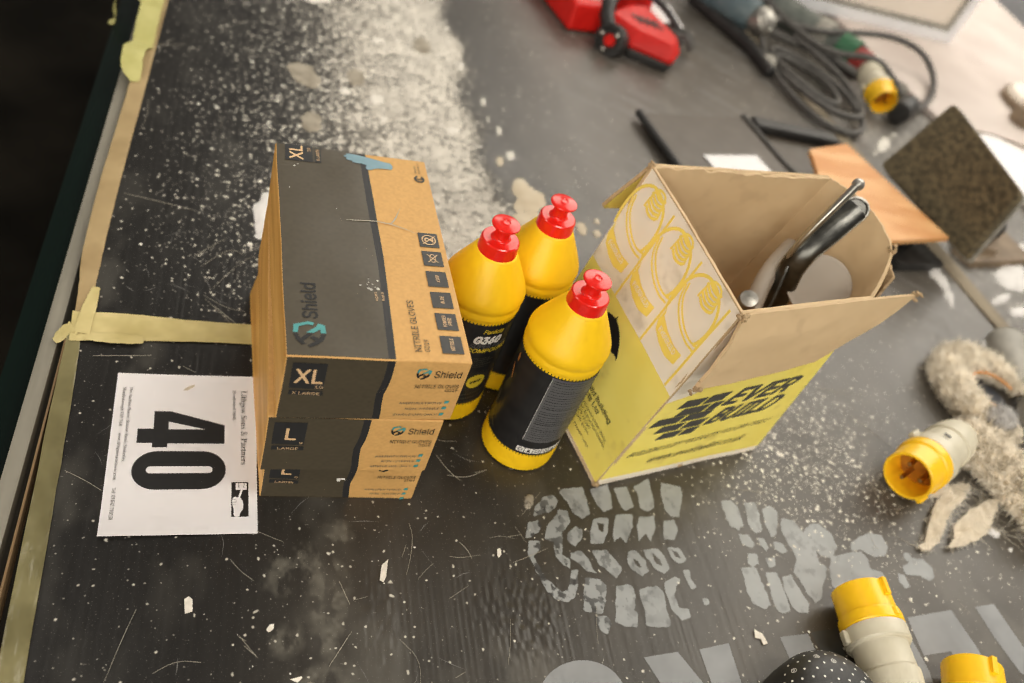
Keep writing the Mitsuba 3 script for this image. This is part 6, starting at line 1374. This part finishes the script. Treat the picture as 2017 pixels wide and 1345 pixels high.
# dark steel sheets with raised edge rods
t = thing('steel_sheet', 'dark steel sheet with raised rods on two sides behind the yellow carton', 'steel sheet')
add('plate', slab(Polygon([(0.517, 0.664), (0.716, 0.712), (0.76, 0.53), (0.545, 0.48)]), 0.009, 0.013), 'dark_steel', t)
add('edge_rod', tube([(0.5155, 0.666, 0.012), (0.548, 0.478, 0.012)], 0.006, 10, 0), 'black_rubber', t, smooth=35)
add('edge_rod', tube([(0.7165, 0.716, 0.014), (0.738, 0.6, 0.014), (0.764, 0.5, 0.014)], 0.0045, 10, 0), 'grey_cable', t, smooth=35)
add('support', trimesh.creation.box(bounds=[[0.56, 0.5, 0.0], [0.7, 0.62, 0.009]]), 'black_rubber', t)
t = thing('steel_tray', 'dark tray with a thick black back bar between the steel sheet and the orange float', 'tray')
add('plate', slab(Polygon([(0.724, 0.70), (0.885, 0.685), (0.86, 0.5), (0.765, 0.5)]), 0.0015, 0.005), 'dark_steel', t)
m = rbox(0.16, 0.03, 0.016, 0.006, 4)
a = math.atan2(-0.004, 0.16)
ca_, sa_ = math.cos(a), math.sin(a)
mx = np.eye(4); mx[:2, :2] = [[ca_, -sa_], [sa_, ca_]]; mx[:3, 3] = [0.727, 0.684, 0.005]
add('back_bar', put((np.array(m.vertices), np.array(m.faces)), mx), 'black_rubber', t, smooth=35)

# plastering floats
t = thing('orange_float', 'orange wooden plastering float lying on its dark base behind the yellow carton', 'plastering float')
of = np.array([(0.758, 0.584), (0.846, 0.622), (0.911, 0.412), (0.70, 0.362)])
add('face', slab(Polygon(of), 0.043, 0.05), 'orange_wood', t)
add('base', slab(Polygon([(0.80, 0.56), (0.875, 0.575), (0.925, 0.40), (0.833, 0.384)]), 0.0, 0.014), 'black_rubber', t)
add('grip', tube([(0.80, 0.57, 0.028), (0.835, 0.5, 0.028), (0.865, 0.42, 0.028)], 0.013, 14, 1), 'black_rubber', t, smooth=True)
t = thing('sponge_float', 'large dark mottled sponge float leaning on edge behind the orange float', 'plastering float')
lo0, lo1, hi1, hi0 = np.array([0.921, 0.614, 0.03]), np.array([0.947, 0.398, 0.03]), np.array([0.942, 0.399, 0.148]), np.array([0.98, 0.626, 0.148])
Ps = bilinear(lo0, lo1, hi1, hi0, 0.003, 21)
dn = Ps.n if Ps.n @ (CAM - lo0) > 0 else -Ps.n
msh = rbox(1, 1, 1, 0.06, 6)
vv = np.array(msh.vertices)
v = Ps(vv[:, 0], vv[:, 1]) - dn * ((1 - vv[:, 2]) * 0.018)[:, None]
fz = np.array(msh.faces)
add('sponge', (v, fz), 'sponge', t, smooth=50)
v2 = Ps(vv[:, 0] * 1.02 - 0.01, vv[:, 1] * 1.03 - 0.015) - dn * (0.0185 + (1 - vv[:, 2]) * 0.006)[:, None]
add('back_plate', (v2, fz), 'dusty_grey', t, smooth=50)
pm = lambda s, q_, o: (Ps(np.array([s]), np.array([q_])) - dn * o)[0]
add('grip', tube([pm(0.25, 0.5, 0.025), pm(0.27, 0.5, 0.055), pm(0.5, 0.5, 0.062), pm(0.73, 0.5, 0.055), pm(0.75, 0.5, 0.025)], 0.012, 14, 3), 'brown_wood', t, smooth=True)
t = thing('brown_float', 'small flat brown float with an arched handle at the foot of the sponge float', 'plastering float')
add('plate', slab(Polygon([(0.985, 0.452), (0.998, 0.418), (1.135, 0.446), (1.125, 0.53), (1.05, 0.54)]), 0.0, 0.012), 'brown_wood', t)
add('handle', tube([(1.025, 0.45, 0.012), (1.03, 0.455, 0.03), (1.06, 0.475, 0.045), (1.085, 0.49, 0.03), (1.09, 0.495, 0.012)], 0.008, 12, 3), 'black_rubber', t, smooth=True)
add('block', slab(Polygon([(1.01, 0.445), (1.05, 0.44), (1.09, 0.5), (1.05, 0.505)]), 0.012, 0.022), 'brown_wood', t)

# angle grinder, die grinder with cable and plug
t = thing('angle_grinder', 'dusty blue grey angle grinder with a silver gear head at the top edge', 'power tool')
add('body', tube([(0.80, 1.18, 0.04), (0.835, 1.10, 0.042), (0.868, 1.055, 0.042)], [0.036, 0.038, 0.034, 0.026], 24, 2), 'tool_blue', t, smooth=True)
h = add('gear_head', put(lathe([(0.0, -0.02), (0.018, -0.02), (0.026, -0.014), (0.028, 0.0), (0.026, 0.012), (0.018, 0.018), (0.014, 0.021), (0, 0.022)], 28), frame(np.array([0.873, 1.035, 0.045]), [0.25, -0.7, 0.65])), 'dull_metal', t, smooth=35)
for a in range(4):
    s = trimesh.creation.icosphere(2, 0.005)
    m_ = frame(np.array([0.873, 1.035, 0.045]), [0.25, -0.7, 0.65])
    s.vertices += [0.018 * math.cos(a * 1.57), 0.018 * math.sin(a * 1.57), 0.016]
    add('screw', put((np.array(s.vertices), np.array(s.faces)), m_), 'chrome', h, smooth=True)
add('guard', tube([(0.79, 1.16, 0.012), (0.82, 1.07, 0.012), (0.85, 0.99, 0.012), (0.852, 0.9, 0.012)], [0.016, 0.014, 0.012, 0.009], 14, 2), 'black_rubber', t, smooth=True)
add('side_grip', tube([(0.86, 1.09, 0.05), (0.90, 1.12, 0.052), (0.93, 1.16, 0.05)], 0.016, 16, 1), 'black_rubber', t, smooth=True)
add('clamp', put(lathe([(0, 0), (0.014, 0), (0.015, 0.008), (0.009, 0.013), (0, 0.014)], 20), frame(np.array([0.862, 0.935, 0.012]), [0, -0.4, 0.9])), 'dusty_grey', t, smooth=35)
t = thing('die_grinder', 'long grey green die grinder lying beside the cable coil', 'power tool')
add('body', tube([(0.93, 1.19, 0.034), (0.98, 1.145, 0.034), (1.03, 1.09, 0.032), (1.075, 1.045, 0.03)], [0.034, 0.032, 0.028, 0.026, 0.03], 24, 2), 'tool_green', t, smooth=True)
add('collar', tube([(1.03, 1.088, 0.032), (1.05, 1.066, 0.032)], 0.0325, 24, 0), 'dusty_grey', t, smooth=35)
add('cord', tube([(1.06, 1.2, 0.02), (1.11, 1.16, 0.02), (1.085, 1.11, 0.045), (1.06, 1.10, 0.05)], 0.007, 10, 3), 'grey_cable', t, smooth=True)
add('pale_sticker', tube([(1.10, 1.035, 0.026), (1.14, 1.0, 0.026)], [0.02, 0.017], 20, 0), 'putty', t, smooth=35)
t = thing('tool_bottle', 'small green and red banded bottle wedged between die grinder and grey plug', 'bottle')
add('green_band', tube([(1.065, 1.045, 0.03), (1.09, 1.015, 0.03)], 0.031, 24, 0), 'green_band', t, smooth=35)
add('red_band', tube([(1.087, 1.008, 0.028), (1.10, 0.985, 0.028)], 0.027, 24, 0), 'dull_red', t, smooth=35)
add('grey_band', tube([(1.09, 1.015, 0.029), (1.087, 1.008, 0.029)], 0.0285, 24, 0), 'black_rubber', t, smooth=35)
plug('yellow and grey plug lying farthest back, beside the coil of grey cable', (1.052, 0.832, 0.034), unit([-0.12, -0.96, -0.1]), [0.3, 0.1, 0.9], 1.02)
add('cable', tube([(1.056, 0.93, 0.03), (1.0, 0.985, 0.035), (0.93, 1.02, 0.03), (0.885, 1.05, 0.03)], 0.0075, 12, 3), 'grey_cable', 'industrial_plug_003' if 'industrial_plug_003' in labels else None, smooth=True)

def loop(name, label, pts, r=0.0058):
    return add(name, tube(pts, r, 12, 4), 'grey_cable', smooth=True, label=label, category='cable', group='grey power cables of the grinders')
loop('power_cable', 'coil of grey cable looping on the tabletop in front of the grinders',
     [(0.875, 1.03, 0.03), (0.868, 0.965, 0.012), (0.862, 0.86, 0.009), (0.885, 0.77, 0.009), (0.935, 0.73, 0.009), (0.985, 0.755, 0.012), (1.0, 0.83, 0.018), (0.985, 0.91, 0.02), (0.94, 0.985, 0.018), (0.89, 1.0, 0.018), (0.872, 0.95, 0.022),
      (0.885, 0.86, 0.024), (0.93, 0.80, 0.022), (0.965, 0.83, 0.018), (0.978, 0.90, 0.015), (0.955, 0.96, 0.012), (0.90, 0.99, 0.012), (0.872, 0.93, 0.014), (0.875, 0.84, 0.022), (0.92, 0.765, 0.024), (0.985, 0.775, 0.022), (1.012, 0.84, 0.02), (1.0, 0.93, 0.03), (0.94, 1.02, 0.04)])
loop('power_cable', 'grey cable arching over to the right above the farthest plug', [(0.90, 1.06, 0.05), (0.99, 1.035, 0.05), (1.10, 1.06, 0.06), (1.21, 1.09, 0.06), (1.285, 1.08, 0.05), (1.30, 1.03, 0.03), (1.26, 0.955, 0.02), (1.19, 0.885, 0.02), (1.14, 0.85, 0.02)], 0.0062)
loop('power_cable', 'short grey cable running over the die grinder towards the farthest plug', [(0.905, 1.10, 0.06), (0.94, 1.02, 0.05), (1.0, 0.96, 0.045), (1.06, 0.935, 0.07), (1.10, 0.92, 0.055), (1.13, 0.89, 0.03)], 0.0062)
t = thing('rubber_boot', 'black rubber cable boot beside the yellow mouth of the farthest plug', 'cable boot')
add('sleeve', tube([(1.085, 0.82, 0.025), (1.12, 0.85, 0.028), (1.15, 0.872, 0.022)], [0.02, 0.022, 0.014], 16, 2), 'black_rubber', t, smooth=True)
add('pale_end', tube([(1.135, 0.905, 0.03), (1.155, 0.925, 0.025)], [0.016, 0.012], 12, 0), 'dusty_grey', t, smooth=True)

# white framed box standing on the far board, pale pad at the right edge
t = thing('framed_panel', 'beige panel in a white frame standing on the far board at the top edge', 'panel')
P0, P1 = np.array([1.138, 1.262, 0.0125]), np.array([1.522, 1.278, 0.0125])
dx = unit(P1 - P0)
P0 = P1 - dx * 0.75
back = np.array([-dx[1], dx[0], 0]) * 0.02
up_ = np.array([0.05, 0.03, 1.0])
def slab3(a, b, h0, h1, d0, d1):
    pts = []
    for p in (a, b):
        for hh in (h0, h1):
            for dd in (d0, d1):
                pts.append(p + up_ * hh + back * dd / 0.02)
    h_ = m3.Manifold.hull_points(np.array(pts, np.float32)).to_mesh()
    return h_.vert_properties[:, :3].astype(float), h_.tri_verts
add('panel', slab3(P0 + dx * 0.02, P1 - dx * 0.02, 0.02, 0.45, 0.006, 0.018), 'frame_beige', t)
add('frame', slab3(P0, P1, 0.0, 0.022, -0.004, 0.022), 'frame_white', t)
add('frame', slab3(P1 - dx * 0.022, P1, 0.0225, 0.45, -0.004, 0.022), 'frame_white', t)
add('inner_bead', slab3(P0 + dx * 0.02, P1 - dx * 0.0225, 0.0225, 0.034, 0.0, 0.006), 'dusty_grey', t)
add('inner_bead', slab3(P1 - dx * 0.034, P1 - dx * 0.0225, 0.0345, 0.45, 0.0, 0.006), 'dusty_grey', t)
add('side_edge', slab3(P1 + dx * 0.0005, P1 + dx * 0.012, 0.03, 0.45, 0.02, 0.045), 'dark_blue', t)  # dark bluish strip along the right end of the panel
t = thing('pale_pad', 'round pale pad with a dark brown rim cut off by the right edge', 'pad')
add('pad', put(lathe([(0, 0), (0.07, 0), (0.078, 0.006), (0.08, 0.016), (0.074, 0.026), (0, 0.03)], 40), frame(np.array([1.585, 1.0, 0.0125]), [0, 0, 1], [1, 0, 0])), 'frame_beige', t, smooth=35)
add('rim', put(lathe([(0.079, 0.002), (0.086, 0.002), (0.087, 0.014), (0.081, 0.016)], 40), frame(np.array([1.585, 1.0, 0.0125]), [0, 0, 1], [1, 0, 0])), 'brown_wood', t, smooth=35)
add('knob', put(lathe([(0, 0), (0.03, 0), (0.034, 0.01), (0.026, 0.03), (0, 0.034)], 28), frame(np.array([1.485, 0.925, 0.0125]), [0, 0, 1], [1, 0, 0])), 'brown_wood', t, smooth=35)
add('thin_cord', tube([(1.27, 0.84, 0.014), (1.36, 0.84, 0.014), (1.44, 0.80, 0.014), (1.52, 0.74, 0.014)], 0.002, 8, 3), 'brown_wood', label='thin dark cord curving over the far board above the white sheet', category='cord')
